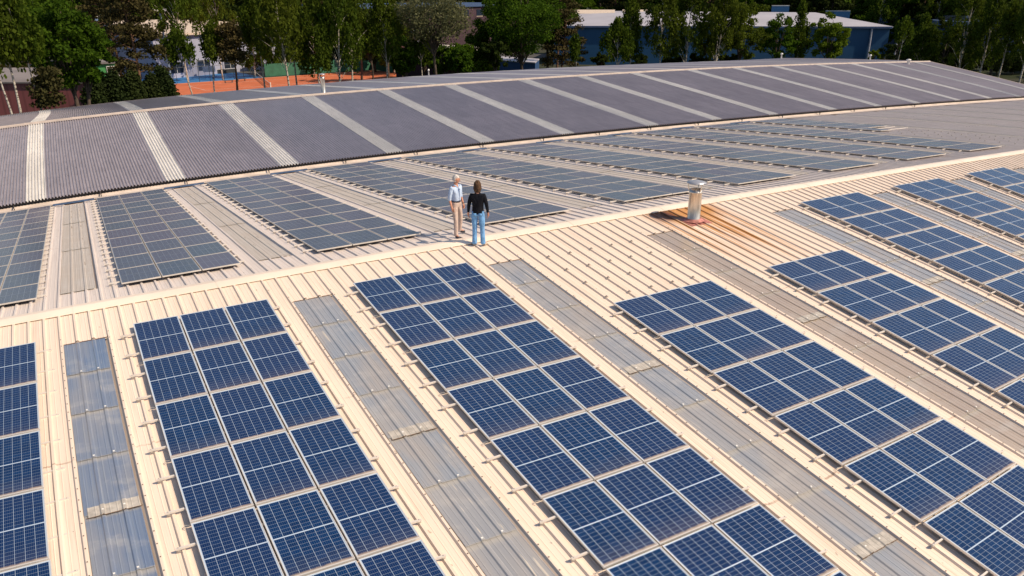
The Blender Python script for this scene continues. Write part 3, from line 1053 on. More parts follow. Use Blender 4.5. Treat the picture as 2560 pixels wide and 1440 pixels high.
bench(604, 203, 'dark low bench by the clay court kerb, right of the pine trunk')
# roller
p = gz(422, 221, GZ); root = tag(empty('court_roller', p), 'rusty red court roller lying at the left end of the clay court', 'roller')
mb = MB(); mb.tube([p + np.array([*(-ax * 1.2), .35]), p + np.array([*(ax * 1.2), .35])], .35, 14); mb.build('drum', simple('rust', (.22, .07, .05), .7), root, True)
mb = MB(); mb.tube([p + np.array([*(-ax * 1.25), .35]), p + np.array([*(-ax * 1.25 - ay * 1), .8]), p + np.array([*(ax * 1.25 - ay * 1), .8]), p + np.array([*(ax * 1.25), .35])], .03, 5); mb.build('handle', M['fence_post'], root)
# person on the far blue court edge (tiny pole-like sign by the net)
p = gz(627, 188, GZ); root = tag(empty('sign_post', p), 'narrow pale post with a yellowish panel beside the tennis net', 'sign post')
mb = MB(); mb.tube([p, p + np.array([0, 0, 1.2])], .05, 6); mb.build('post', M['white'], root)
mb = MB(); mb.box(p[0] - .22, p[0] + .22, p[1] - .05, p[1] + .05, GZ + 1.2, GZ + 2.6); mb.build('panel', simple('pale_yellow', (.6, .5, .3), .6), root)

# ------------------------------------------------------------------ other buildings
def quad_prism(mb, base, z0, z1):
    n = len(base)
    V = [(p[0], p[1], z0) for p in base] + [(p[0], p[1], z1) for p in base]
    F = [tuple(range(n - 1, -1, -1)), tuple(range(n, 2 * n))] + [(i, (i + 1) % n, (i + 1) % n + n, i + n) for i in range(n)]
    mb.add(V, F)


def mat_clad(name, c, pitch=.35, rough=.55, dk=.72, ang=0.0):
    t = NT(name)
    co = t.coord('Object')
    sp = t.n('ShaderNodeSeparateXYZ'); t.l(co, sp.inputs[0])
    s_ = t.math('ADD', t.math('MULTIPLY', sp.outputs[0], math.cos(ang) / pitch), t.math('MULTIPLY', sp.outputs[1], math.sin(ang) / pitch))
    f = t.math('LESS_THAN', t.math('FRACT', s_), .3)
    n = t.noise(co, .3, 3)
    c0 = t.mix(t.ramp(n, .3, .7), tuple(x * .88 for x in c), c)
    t.col(t.mix(f, c0, tuple(x * dk for x in c))).set(rough, 0, .4)
    return t.m


M['blue_clad'] = mat_clad('blue_cladding', (.015, .075, .17), .5, .5, .92, -.6)
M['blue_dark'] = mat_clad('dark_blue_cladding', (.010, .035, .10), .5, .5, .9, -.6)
M['pale_roof'] = simple('pale_metal_roof', (.40, .39, .43), .55, 0, .08, .1)
M['red_clad'] = mat_clad('red_brown_cladding', (.27, .085, .085), .75, .6, .72, .0)
M['grey_roof'] = simple('grey_felt_roof', (.20, .18, .18), .8, 0, .15, .3)
M['brick'] = simple('purple_brick', (.055, .028, .040), .8, 0, .2, .6)
M['blue_trim'] = simple('blue_trim', (.05, .09, .19), .5)
M['beige_trim'] = simple('beige_trim', (.60, .50, .40), .6)
M['pale_wall'] = simple('pale_blue_wall', (.36, .38, .50), .7, 0, .06, .3)
M['dark_glass'] = simple('dark_glass', (.02, .03, .05), .1)
M['pipe'] = simple('downpipe', (.35, .36, .42), .5)

# big blue hall
eL, eR, rR, rL = gz(1385, 64, -.3), gz(2226, 66, -.3), gz(2035, 31, 2.35), gz(1462, 27, 2.35)
bh = tag(empty('blue_hall', ((eL + eR) / 2)[:2].tolist() + [GZ]), 'large blue clad hall with pale low-pitched roof behind the birches', 'building')
d = (eR - eL)[:2]; d = d / np.linalg.norm(d); nrm = np.array([-d[1], d[0]])
back = gz(2035, 31, 2.35)
mb = MB(); quad_prism(mb, [eL[:2], eR[:2], rR[:2], rL[:2]], GZ, -.7); mb.build('wall', M['blue_clad'], bh)
mb = MB()
o = -nrm * .5
V = [(*(eL[:2] + o), -.3), (*(eR[:2] + o + d * .5), -.3), (*(rR[:2] + d * .3), 2.35), (*rL[:2], 2.35)]
V += [(x, y, z - .3) for x, y, z in V]
mb.add(V, [(0, 1, 2, 3), (7, 6, 5, 4), (0, 4, 5, 1), (1, 5, 6, 2), (2, 6, 7, 3), (3, 7, 4, 0)]); mb.build('roof', M['pale_roof'], bh)
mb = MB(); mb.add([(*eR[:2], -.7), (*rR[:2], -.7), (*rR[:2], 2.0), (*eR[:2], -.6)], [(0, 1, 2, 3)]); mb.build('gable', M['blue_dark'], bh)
mb = MB(); a, b = eL[:2] - nrm * .62, eR[:2] - nrm * .62 + d * .3
mb.add([(*a, -.75), (*b, -.75), (*b, -.35), (*a, -.35), (*(a + nrm * .6), -.75), (*(b + nrm * .6), -.75), (*(b + nrm * .6), -.35), (*(a + nrm * .6), -.35)], [(0, 1, 2, 3), (0, 4, 5, 1), (1, 5, 6, 2), (3, 7, 4, 0)]); mb.build('gutter', M['blue_trim'], bh)
for px in (1990, 2153, 2216):
    q = gz(px, 67, -.7)
    t_ = float((q[:2] - eL[:2]) @ d); w = eL[:2] + d * t_ - nrm * .3
    mb = MB(); mb.tube([(*w, GZ), (*w, -.7)], .22, 8); mb.build('downpipe', M['pipe'], bh)
for px in (1484, 1610):
    q = gz(px, 32, 2.0)
    mb = MB(); mb.add([(*(q[:2] - d * 6), 1.8), (*(q[:2] + d * 6), 1.8), (*(q[:2] + d * 6 + nrm * 5), 2.75), (*(q[:2] - d * 6 + nrm * 5), 2.75)], [(0, 1, 2, 3)]); mb.build('rooflight', M['beige_trim'], bh)
# left lower blue block seen under the big tree
q0, q1 = gz(1240, 150, -6.2), gz(1338, 157, -6.2)
lb = tag(empty('blue_annex', (*q0[:2], GZ)), 'low blue annex half hidden under the dense broadleaf tree', 'building')
mb = MB(); quad_prism(mb, [q0[:2], q1[:2], q1[:2] + nrm * 9, q0[:2] + nrm * 9], GZ, -6.3); mb.build('wall', mat_clad('annex_cladding', (.03, .08, .20), .6, .6, .9, -.6), lb)
mb = MB(); quad_prism(mb, [q0[:2] - nrm * .3, q1[:2] - nrm * .3, q1[:2] + nrm * 9.3, q0[:2] + nrm * 9.3], -6.3, -6.1); mb.build('roof', M['pale_roof'], lb)
# second blue hall to the right
h0, h1 = gz(2195, 50, -1.0), gz(2420, 68, -1.0)
b2 = tag(empty('dark_blue_hall', (*h0[:2], GZ)), 'dark blue hall with panels on its flat roof, right of the large blue hall', 'building')
n2 = np.array([-(h1 - h0)[1], (h1 - h0)[0]]); n2 = n2 / np.linalg.norm(n2)
mb = MB(); quad_prism(mb, [h0[:2], h1[:2], h1[:2] + n2 * 40, h0[:2] + n2 * 40], GZ, -1.0); mb.build('wall', M['blue_dark'], b2)
mb = MB(); quad_prism(mb, [h0[:2] - n2 * .4, h1[:2] - n2 * .4, h1[:2] + n2 * 40.4, h0[:2] + n2 * 40.4], -1.0, .1); mb.build('roof', M['blue_trim'], b2)
dd = (h1 - h0)[:2]; dd = dd / np.linalg.norm(dd)
for k in range(5):
    a = h0[:2] + dd * (5 + k * 9) + n2 * 3
    mb = MB(); mb.add([(*a, .2), (*(a + dd * 8), .2), (*(a + dd * 8 + n2 * 3), 1.3), (*(a + n2 * 3), 1.3), (*(a + n2 * 3), .1), (*(a + dd * 8 + n2 * 3), .1)], [(0, 1, 2, 3), (3, 2, 5, 4)]); mb.build('roof_panel', M['dark_glass'], b2)
# things behind the blue hall roof
for (x0, x1, y, lab) in ((1928, 1972, 29, 'white and blue trailer parked beyond the pale roof'), (2062, 2124, 42, 'long blue container beyond the right part of the pale roof')):
    p0, p1 = gD(x0, y, 285), gD(x1, y, 285)
    root = tag(empty('parked_trailer', (*p0[:2], GZ)), lab, 'trailer')
    e = (p1 - p0)[:2]; e = e / np.linalg.norm(e); m_ = np.array([-e[1], e[0]])
    zt = p0[2] + 1.7
    mb = MB(); quad_prism(mb, [p0[:2], p1[:2], p1[:2] + m_ * 3, p0[:2] + m_ * 3], zt - 2.6, zt); mb.build('body', simple('trailer_blue', (.08, .22, .42), .5), root)
    mb = MB(); quad_prism(mb, [p0[:2] - m_ * .1, p1[:2] - m_ * .1, p1[:2] + m_ * 3.1, p0[:2] + m_ * 3.1], zt, zt + .25); mb.build('roof', M['white'], root)
    for f in (.2, .8):
        c = p0[:2] + (p1 - p0)[:2] * f
        mb = MB(); mb.tube([(*c, zt - 3.2), (*(c + m_ * 2.8), zt - 3.2)], .5, 10); mb.build('wheel', M['gutter'], root)
        mb = MB(); mb.tube([(*(c + m_), GZ), (*(c + m_), zt - 3)], .3, 6); mb.build('support', M['gutter'], root)

# brick building
b0, b1_ = gD(880, 16, 205), gD(1250, 9, 245)
zt = float(gD(1050, 9, 220)[2])
br = tag(empty('brick_building', (*b0[:2], GZ)), 'purple brick building with blue roof edge behind the olive tree', 'building')
e = (b1_ - b0)[:2]; eN = e / np.linalg.norm(e); m_ = np.array([-eN[1], eN[0]])
mb = MB(); quad_prism(mb, [b0[:2], b1_[:2], b1_[:2] + m_ * 20, b0[:2] + m_ * 20], GZ, zt - 1.0); mb.build('wall', M['brick'], br)
mb = MB(); quad_prism(mb, [b0[:2] - m_ * .5, b1_[:2] - m_ * .5, b1_[:2] + m_ * 20.5, b0[:2] + m_ * 20.5], zt - 1.0, zt); mb.build('roof_edge', M['blue_trim'], br)
L_ = np.linalg.norm(e)
for k in range(9):
    a = b0[:2] + eN * (L_ * (k + .3) / 9) - m_ * .06
    mb = MB(); mb.add([(*a, zt - 3.6), (*(a + eN * 3), zt - 3.6), (*(a + eN * 3), zt - 1.8), (*a, zt - 1.8)], [(0, 1, 2, 3)]); w = mb.build('window', M['dark_glass'], br)
    mb = MB(); mb.add([(*(a - m_ * .1 - eN * .1), zt - 3.75), (*(a - m_ * .1 + eN * 3.1), zt - 3.75), (*(a - m_ * .1 + eN * 3.1), zt - 3.6), (*(a - m_ * .1 - eN * .1), zt - 3.6)], [(0, 1, 2, 3)]); mb.build('sill', M['beige_trim'], w)
# flat white roof in front of it
w0, w1 = gD(985, 90, 165), gD(1190, 122, 150)
zz = float(w1[2])
wr = tag(empty('flat_roof_shed', (*w0[:2], GZ)), 'low flat roofed building with a sunlit white roof edge under the olive tree', 'building')
e = (w1 - w0)[:2]; eN2 = e / np.linalg.norm(e); mm = np.array([-eN2[1], eN2[0]])
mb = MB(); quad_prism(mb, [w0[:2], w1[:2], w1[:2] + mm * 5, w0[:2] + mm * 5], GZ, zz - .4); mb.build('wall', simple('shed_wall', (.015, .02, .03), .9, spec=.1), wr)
mb = MB(); quad_prism(mb, [w0[:2] - mm * .6, w1[:2] - mm * .6, w1[:2] + mm * 5.6, w0[:2] + mm * 5.6], zz - .4, zz); mb.build('roof', simple('white_roof', (.72, .66, .58), .7), wr)
c0 = gD(992, 76, 178)
mb = MB(); quad_prism(mb, [c0[:2], c0[:2] + eN2 * 6, c0[:2] + eN2 * 6 + mm * 5, c0[:2] + mm * 5], zz, zz + 2.2); mb.build('roof_housing', M['pale_wall'], wr)

# pale sports hall behind the blue court
p0, p1 = gD(380, 92, 178), gD(700, 84, 200)
zt = float(p0[2])
sh = tag(empty('sports_hall', (*p0[:2], GZ)), 'pale blue-grey sports hall with beige roof edge behind the blue court', 'building')
e = (p1 - p0)[:2]; eN = e / np.linalg.norm(e); m_ = np.array([-eN[1], eN[0]])
mb = MB(); quad_prism(mb, [p0[:2], p1[:2], p1[:2] + m_ * 25, p0[:2] + m_ * 25], GZ, zt); mb.build('wall', M['pale_wall'], sh)
mb = MB()
A, B = p0[:2] - m_ * .8, p1[:2] - m_ * .8
V = [(*A, zt), (*B, zt), (*(B + m_ * 27), zt + 2.0), (*(A + m_ * 27), zt + 2.0)]
V += [(x, y, z + .45) for x, y, z in V]
mb.add(V, [(3, 2, 1, 0), (4, 5, 6, 7), (0, 1, 5, 4), (1, 2, 6, 5), (2, 3, 7, 6), (3, 0, 4, 7)]); mb.build('roof', M['beige_trim'], sh)
for k in range(6):
    a = p0[:2] + eN * (3 + k * 7) - m_ * .05
    mb = MB(); mb.add([(*a, GZ + 1), (*(a + eN * 3.2), GZ + 1), (*(a + eN * 3.2), GZ + 3.2), (*a, GZ + 3.2)], [(0, 1, 2, 3)]); w = mb.build('window', M['dark_glass'], sh)
    mb = MB(); mb.tube([(*(a + eN * 1.6 - m_ * .05), GZ + 1), (*(a + eN * 1.6 - m_ * .05), GZ + 3.2)], .06, 4); mb.build('frame', M['white'], w)

# red-brown shed at left
q1 = gz(222, 240, -4.2); q0 = gz(-160, 240, -4.2)
vd = (q1 - CAMP)[:2]; vd = vd / np.linalg.norm(vd)
rs = tag(empty('red_shed', (*q1[:2], GZ)), 'red-brown ribbed metal shed with grey roof at the left edge behind the birches', 'building')
e = (q1 - q0)[:2]; eN = e / np.linalg.norm(e); m_ = np.array([vd[0] * .97 - vd[1] * .24, vd[1] * .97 + vd[0] * .24])
mb = MB(); quad_prism(mb, [q0[:2], q1[:2], q1[:2] + m_ * 24, q0[:2] + m_ * 24], GZ, -2.75); mb.build('wall', M['red_clad'], rs)
mb = MB()
A, B = q0[:2] - m_ * .3, q1[:2] - m_ * .3 + eN * .3
V = [(*A, -2.75), (*B, -2.75), (*(B + m_ * 12.3), -1.9), (*(A + m_ * 12.3), -1.9), (*(B + m_ * 24.6), -2.75), (*(A + m_ * 24.6), -2.75)]
V += [(x, y, z + .16) for x, y, z in V]
mb.add(V, [(6, 7, 8, 9), (9, 8, 10, 11), (0, 1, 7, 6), (1, 2, 8, 7), (2, 4, 10, 8), (3, 2, 1, 0), (5, 4, 2, 3), (4, 5, 11, 10), (5, 3, 9, 11), (3, 0, 6, 9)]); mb.build('roof', M['grey_roof'], rs)
mb = MB(); mb.add([(*q1[:2], -2.75), (*(q1[:2] + m_ * 24), -2.75), (*(q1[:2] + m_ * 12), -1.95)], [(0, 1, 2)]); mb.build('gable', M['red_clad'], rs)
# green walled clubhouse with a white window
k0, k1 = gD(205, 182, 152), gD(292, 178, 152)
ch = tag(empty('green_clubhouse', (*k0[:2], GZ)), 'small green rendered clubhouse with white framed window at left', 'building')
e = (k1 - k0)[:2]; eN = e / np.linalg.norm(e); m_ = np.array([-eN[1], eN[0]])
zt = float(gD(250, 160, 152)[2])
mb = MB(); quad_prism(mb, [k0[:2], k1[:2], k1[:2] + m_ * 7, k0[:2] + m_ * 7], GZ, zt); mb.build('wall', simple('green_render', (.06, .28, .08), .7), ch)
mb = MB(); quad_prism(mb, [k0[:2] - m_ * .4, k1[:2] - m_ * .4, k1[:2] + m_ * 7.4, k0[:2] + m_ * 7.4], zt, zt + .3); mb.build('roof', M['grey_roof'], ch)
a = gD(266, 170, 152)[:2] - m_ * .08
mb = MB(); mb.add([(*a, zt - 2.2), (*(a + eN * 1.8), zt - 2.2), (*(a + eN * 1.8), zt - .5), (*a, zt - .5)], [(0, 1, 2, 3)]); w = mb.build('window', M['dark_glass'], ch)
mb = MB()
for (s_, t_) in ((0, 0), (.85, 0), (1.7, 0)): quad_prism(mb, [a + eN * s_ - m_ * .1, a + eN * (s_ + .12) - m_ * .1, a + eN * (s_ + .12), a + eN * s_], zt - 2.2, zt - .5)
for z in (zt - 2.3, zt - 1.4, zt - .5): quad_prism(mb, [a - m_ * .12, a + eN * 1.82 - m_ * .12, a + eN * 1.82 - m_ * .02, a - m_ * .02], z, z + .12)
mb.build('frame', M['white'], w)
# distant pale blue block seen through the trees top left
k0, k1 = gD(226, 70, 225), gD(262, 66, 225)
fb = tag(empty('distant_block', (*k0[:2], GZ)), 'distant pale blue block glimpsed between crowns at upper left', 'building')
e = (k1 - k0)[:2]; eN = e / np.linalg.norm(e); m_ = np.array([-eN[1], eN[0]])
zt = float(gD(240, 42, 225)[2])
mb = MB(); quad_prism(mb, [k0[:2], k1[:2], k1[:2] + m_ * 8, k0[:2] + m_ * 8], GZ, zt); mb.build('wall', simple('pale_blue_render', (.18, .27, .45), .6), fb)
mb = MB(); quad_prism(mb, [k0[:2] - m_ * .3, k1[:2] - m_ * .3, k1[:2] + m_ * 8.3, k0[:2] + m_ * 8.3], zt, zt + .3); mb.build('roof', M['white'], fb)

# floodlight mast
p = gD(419, 150, 172); p[2] = GZ
ztop = float(gD(419, 27, 172)[2])
root = tag(empty('floodlight_mast', p), 'tall grey floodlight mast with two lamps behind the hedge', 'floodlight')
mb = MB(); mb.tube([p, (p[0], p[1], ztop)], [.30, .16], 8); mb.build('mast', simple('mast_grey', (.16, .22, .32), .5), root)
for s_ in (-1, 1):
    c = np.array([p[0], p[1], ztop + .15]) + np.array([RW[0][0], RW[0][1], 0]) * .75 * s_
    mb = MB(); mb.box(c[0] - .5, c[0] + .5, c[1] - .3, c[1] + .3, c[2] - .2, c[2] + .25); mb.build('lamp', M['white'] if s_ < 0 else M['pipe'], root)


def car(px, py, rz, lab, c):
    p = gz(px, py, GZ)
    root = tag(empty('parked_car', p, rz), lab, 'car', 'cars parked behind the green fence')
    def bld(mb, n, m_): return mb.build(n, m_, root, False, off=(0, 0, 0))
    prof = [(-2.1, .35), (-2.15, .75), (-1.9, .95), (-1.35, 1.0), (-.75, 1.45), (.85, 1.47), (1.55, 1.02), (2.05, .9), (2.15, .6), (2.1, .35)]
    mb = MB(); n = len(prof)
    V = [(x, y * (1 - .12 * max(0, z - .9) / .5), z) for y in (-.87, .87) for x, z in prof]
    mb.add(V, [tuple(range(n - 1, -1, -1)), tuple(range(n, 2 * n))] + [(i, (i + 1) % n, (i + 1) % n + n, i + n) for i in range(n)])
    bld(mb, 'body', simple('car_paint', c, .25, .1, .02))
    mb = MB()
    for y in (-.845, .845):
        mb.add([(-1.15, y, 1.02), (1.3, y, 1.02), (.78, y * .93, 1.38), (-.7, y * .93, 1.38)], [(0, 1, 2, 3)])
    mb.add([(-1.37, -.7, 1.03), (-1.37, .7, 1.03), (-.82, .62, 1.42), (-.82, -.62, 1.42)], [(0, 1, 2, 3)])
    mb.add([(1.57, -.7, 1.05), (1.57, .7, 1.05), (.93, .62, 1.44), (.93, -.62, 1.44)], [(0, 1, 2, 3)])
    bld(mb, 'windows', M['dark_glass'])
    for x in (-1.35, 1.35):
        for y in (-.8, .8):
            mb = MB(); mb.tube([(x, y - .1, .33), (x, y + .1, .33)], .33, 14); bld(mb, 'wheel', M['gutter'])
    for y in (-.6, .6):
        mb = MB(); mb.box(-2.17, -2.08, y - .18, y + .18, .62, .78); bld(mb, 'headlight', M['white'])


car(760, 138, .3, 'white parked car between birches above the green fence', (.75, .75, .75))
car(800, 134, .35, 'silver parked car directly right of the white one, mostly hidden', (.45, .47, .5))
car(1240, 131, .2, 'white parked car glimpsed under the dense broadleaf tree', (.78, .78, .78))

# ------------------------------------------------------------------ trees
def mat_leaf(name, c0, c1, trans=.42):
    t = NT(name)
    geo = t.n('ShaderNodeNewGeometry')
    f = t.noise(t.coord('Object'), .35, 3)
    c = t.mix(geo.outputs['Random Per Island'], c0, c1)
    c = t.mix(t.math('MULTIPLY', t.ramp(f, .4, .65), .4), c, tuple(x * .6 for x in c0))
    rn = t.n('ShaderNodeObjectInfo').outputs['Random']
    c = t.mix(t.math('MULTIPLY', rn, .35), c, (c1[0] * 1.1, c1[1] * .80, c1[2] * 1.0))
    c = t.mix(t.math('MULTIPLY', t.math('FRACT', t.math('MULTIPLY', rn, 9.1)), .3), c, (c0[0] * .5, c0[1] * .7, c0[2]))
    t.col(c).set(.8, 0, .08)
    tr = t.n('ShaderNodeBsdfTranslucent'); t.l(c, tr.inputs['Color'])
    mx = t.n('ShaderNodeMixShader'); mx.inputs[0].default_value = trans
    t.l(t.b.outputs[0], mx.inputs[1]); t.l(tr.outputs[0], mx.inputs[2])
    t.l(mx.outputs[0], t.t.nodes['Material Output'].inputs['Surface'])
    return t.m


LEAF = {
    'birch': mat_leaf('birch_leaves', (.040, .075, .006), (.104, .150, .013)),
    'broad': mat_leaf('broad_leaves', (.031, .080, .005), (.093, .168, .010)),
    'bright': mat_leaf('bright_leaves', (.062, .12, .007), (.145, .225, .014)),
    'pine': mat_leaf('pine_needles', (.042, .042, .012), (.088, .078, .028), .1),
    'olive': mat_leaf('olive_leaves', (.10, .112, .045), (.22, .225, .105)),
    'dark': mat_leaf('dark_leaves', (.022, .039, .007), (.052, .078, .013)),
    'hedge': mat_leaf('hedge_leaves', (.018, .030, .008), (.035, .055, .012), .1),
}


def mat_birch():
    t = NT('birch_bark')
    co = t.coord('Object')
    f = t.noise(t.mapped(co, (2, 2, 5)), 1.4, 4, .7)
    t.col(t.mix(t.ramp(f, .5, .6), (.50, .46, .40), (.05, .04, .035))).set(.8)
    return t.m


M['birch_bark'] = mat_birch()
M['bark'] = simple('dark_bark', (.075, .055, .042), .9, 0, .3, 3)
M['pine_bark'] = simple('pine_bark', (.14, .075, .045), .9, 0, .3, 3)


def leaf_mesh(name, centers, radii, per, size, rng, mat, droop=0.0, flat=1.0):
    """Many separate leaf sprays around clump centres."""
    C = np.repeat(centers, per, 0); Rr = np.repeat(radii, per, 0)
    n = len(C)
    d = rng.normal(size=(n, 3)); d /= np.linalg.norm(d, axis=1)[:, None]
    rr = rng.random(n) ** .45
    P = C + d * Rr * rr[:, None]
    if droop: P[:, 2] -= droop * rng.random(n) ** 2
    a = rng.normal(size=(n, 3)); a[:, 2] *= .6
    a /= np.linalg.norm(a, axis=1)[:, None]
    b = np.cross(a, rng.normal(size=(n, 3))); b /= np.linalg.norm(b, axis=1)[:, None]
    s = size * (.6 + .8 * rng.random(n))[:, None]
    if droop:
        b = b * .5; b[:, 2] -= .8
    V = np.empty((n, 4, 3))
    V[:, 0] = P - a * s * .5; V[:, 1] = P + b * s * .55 * flat; V[:, 2] = P + a * s * .5; V[:, 3] = P - b * s * .55 * flat
    me = bpy.data.meshes.new(name)
    me.vertices.add(n * 4); me.vertices.foreach_set('co', V.ravel())
    me.loops.add(n * 4); me.loops.foreach_set('vertex_index', np.arange(n * 4))
    me.polygons.add(n); me.polygons.foreach_set('loop_start', np.arange(n) * 4); me.polygons.foreach_set('loop_total', np.full(n, 4))
    me.update(calc_edges=True)
    me.materials.append(mat)
    return me


def tree_meshes(kind, H, Wd, cb, seed, lean=(0, 0), dens=1.0, leafk=None, lsize=None):
    """H height, Wd crown width, cb height of the crown's bottom; origin at the base."""
    rng = np.random.default_rng(seed)
    leafk = leafk or kind
    ch = H - cb
    cen, rad = [], []
    tk = MB()
    top = np.array([lean[0], lean[1], H * .93])
    def axis(z):
        f = z / H
        return np.array([lean[0] * f + .25 * math.sin(f * 5 + seed), lean[1] * f + .25 * math.cos(f * 4 + seed), z])
    zs = np.linspace(-.3, H * .93, 9)
    r0 = {'birch': .16, 'pine': .26, 'broad': .32, 'bright': .2, 'olive': .32, 'dark': .28, 'hedge': .12}.get(kind, .2) * (H / 15) ** .5
    tk.tube([axis(z) for z in zs], [max(.03, r0 * (1 - .88 * i / 8)) for i in range(9)], 7)
    def limb(z, tip, r):
        p0 = axis(z); mid = (p0 + tip) / 2 + np.array([0, 0, .12 * np.linalg.norm(tip - p0)])
        tk.tube([p0, mid, tip], [r, r * .6, r * .25], 5, False)
    if kind == 'birch':
        nc = int(56 * dens)
        for i in range(nc):
            f = rng.random() ** .9
            z = cb + 1.1 + (ch - 1.1) * f
            rm = Wd / 2 * math.sin(math.pi * min(1, .18 + .80 * f) ** .9) * (1.0 if f < .6 else 1 - (f - .6) * .9)
            a = rng.random() * 6.283; q = rm * (.25 + .75 * rng.random() ** .6)
            c = axis(z) + np.array([math.cos(a) * q, math.sin(a) * q, 0])
            cen.append(c); rad.append((.55 + .35 * rng.random(), .55 + .35 * rng.random(), .9 + .8 * rng.random()))
            if i % 3 == 0: limb(max(cb * .8, z - q * 1.1 - .5), c, .055)
        per, size, droop = 115, .30, 1.0
        bark = M['birch_bark']
    elif kind == 'pine':
        nl = int(17 * dens)
        for i in range(nl):
            f = (i + rng.random() * .6) / nl
            z = cb + ch * f
            for k in range(rng.integers(2, 5)):
                a = rng.random() * 6.283
                q = Wd / 2 * (1.0 - .55 * f ** 1.6) * (.35 + .65 * rng.random())
                c = axis(z) + np.array([math.cos(a) * q, math.sin(a) * q, rng.normal() * .3])
                cen.append(c); rad.append((.9 + .6 * rng.random(), .9 + .6 * rng.random(), .38 + .2 * rng.random()))
                if k < 2: limb(z - .4, c, .07)
        per, size, droop = 120, .26, 0
        bark = M['pine_bark']
    elif kind == 'hedge':
        nc = int(40 * dens)
        for i in range(nc):
            f = rng.random()
            z = cb + ch * f
            q = Wd / 2 * (1 - f ** 1.7 * .9) * rng.random() ** .4
            a = rng.random() * 6.283
            cen.append(axis(z) + np.array([math.cos(a) * q, math.sin(a) * q, 0])); rad.append((.6, .6, .8))
        per, size, droop = 120, .24, 0
        bark = M['bark']
    else:
        nc = int({'broad': 75, 'olive': 80, 'bright': 60, 'dark': 55}[kind] * dens)
        for i in range(nc):
            d = rng.normal(size=3); d /= np.linalg.norm(d)
            q = .45 + .55 * rng.random() ** .6
            lump = 1 + .16 * math.sin(d[0] * 4 + seed) + .14 * math.cos(d[2] * 5 + seed * 2 + d[1] * 3)
            c = axis(cb + ch * .5) + d * np.array([Wd / 2, Wd / 2, ch / 2]) * q * lump * .92
            c[2] = max(c[2], cb + .2)
            s_ = Wd / 9
            cen.append(c); rad.append((s_ * (.7 + .6 * rng.random()), s_ * (.7 + .6 * rng.random()), s_ * (.5 + .5 * rng.random())))
            if i % 5 == 0: limb(cb * .75 + rng.random() * ch * .3, c, .10)
        per, size, droop = 125, .28, 0
        if kind == 'olive': per, size = 75, .26
        bark = M['bark']
    cen = np.array(cen); rad = np.array(rad)
    if lsize: size = lsize
    crown = leaf_mesh(kind + '_crown', cen, rad, per, size, rng, LEAF[leafk], droop)
    trunk = tk.mesh('trunk', bark, (0, 0, 0), True)
    return trunk, crown


NAMES = {'birch': 'birch_tree', 'pine': 'pine_tree', 'broad': 'broadleaf_tree', 'bright': 'young_tree', 'olive': 'broadleaf_tree', 'dark': 'woodland_tree', 'hedge': 'conifer_shrub'}


def add_tree(kind, base, trunk, crown, lab, grp=None, rz=0.0, sc=(1, 1, 1)):
    root = tag(empty(NAMES[kind], base, rz), lab, 'shrub' if kind == 'hedge' else 'tree', grp)
    root.scale = sc
    for n_, me in (('trunk', trunk), ('crown', crown)):
        o = bpy.data.objects.new(n_, me); COL.objects.link(o); o.parent = root
    return root


SEED = [10]


def tree(kind, px, D, top, bot, wpx, lab, leanpx=0, dens=1.0, leafk=None, grp=None, lsize=None):
    """px: trunk column, D: range in metres, top / bot: pixel rows of the crown's top and bottom, wpx: crown width in pixels."""
    SEED[0] += 1
    pb = gD(px, 200, D)
    base = np.array([pb[0], pb[1], GZ])
    zt, zb = float(gD(px, top, D)[2]), float(gD(px, bot, D)[2])
    H = zt - GZ + .4; cb = max(.6, zb - GZ)
    rr = RW @ (pb - CAMP)
    wm = wpx / FPX * rr[2]
    lm_ = leanpx / FPX * rr[2]
    lean = (RW[0][0] * lm_, RW[0][1] * lm_)
    tr, cr = tree_meshes(kind, H, wm, cb, SEED[0], lean, dens, leafk, lsize)
    return add_tree(kind, base, tr, cr, lab, grp)


T = tree
# left group, just behind the grey hall
T('birch', 42, 87, -60, 165, 105, 'leaning white birch at the far left, before the red shed', -30, .7)
T('birch', 88, 88, -40, 150, 110, 'slender birch with dark marked trunk beside the small dark pine', -25, .6)
T('birch', 8, 86, 30, 185, 80, 'birch cut off by the left picture edge', -10, .8)
T('pine', 113, 88, 188, 262, 46, 'small dark pine low in front of the red shed', 5, .45)
T('broad', 190, 93, 10, 205, 200, 'big dark green broadleaf tree with twin trunks before the red shed', -10, 1.25)
T('broad', 208, 95, 60, 215, 130, 'second trunked broadleaf close behind the twin trunk tree', 20, .8)
T('broad', 120, 150, -30, 110, 200, 'round broadleaf tree at upper left behind the shed', 0, 1.0)
T('pine', 350, 112, -30, 190, 150, 'tall brown-green pine rising from the dark hedge at left', -10, 1.35)
T('pine', 300, 128, -40, 120, 170, 'broad dark pine left of the floodlight mast', 0, 1.2)
T('birch', 478, 115, 82, 160, 78, 'low airy birch standing before the left part of the blue court', -18, .5)
T('birch', 468, 165, -40, 85, 130, 'leafy birch behind the sports hall, right of the floodlight mast', 0, 1.1)
T('birch', 534, 116, 66, 165, 70, 'birch with clear stem in front of the blue court, centre', 8, .5)
T('birch', 560, 172, -50, 75, 150, 'large birch filling the top left, above the sports hall', 0, 1.2)
T('pine', 590, 116, 68, 148, 62, 'dark stemmed pine in front of the blue court', -3, .8)
T('birch', 658, 120, 5, 125, 75, 'slim upright birch at the right end of the blue court', -6, .8)
T('birch', 718, 114, -60, 155, 125, 'tall birch with forked white trunk over the green fence', -5, 1.2)
T('birch', 736, 118, -10, 140, 90, 'second birch stem close to the forked white trunk', 15, .7)
T('birch', 800, 116, 10, 188, 85, 'drooping dark birch just right of the forked one', 0, 1.0)
T('birch', 852, 116, -60, 185, 110, 'heavily drooping birch over the orange court\'s right part', 5, 1.3)
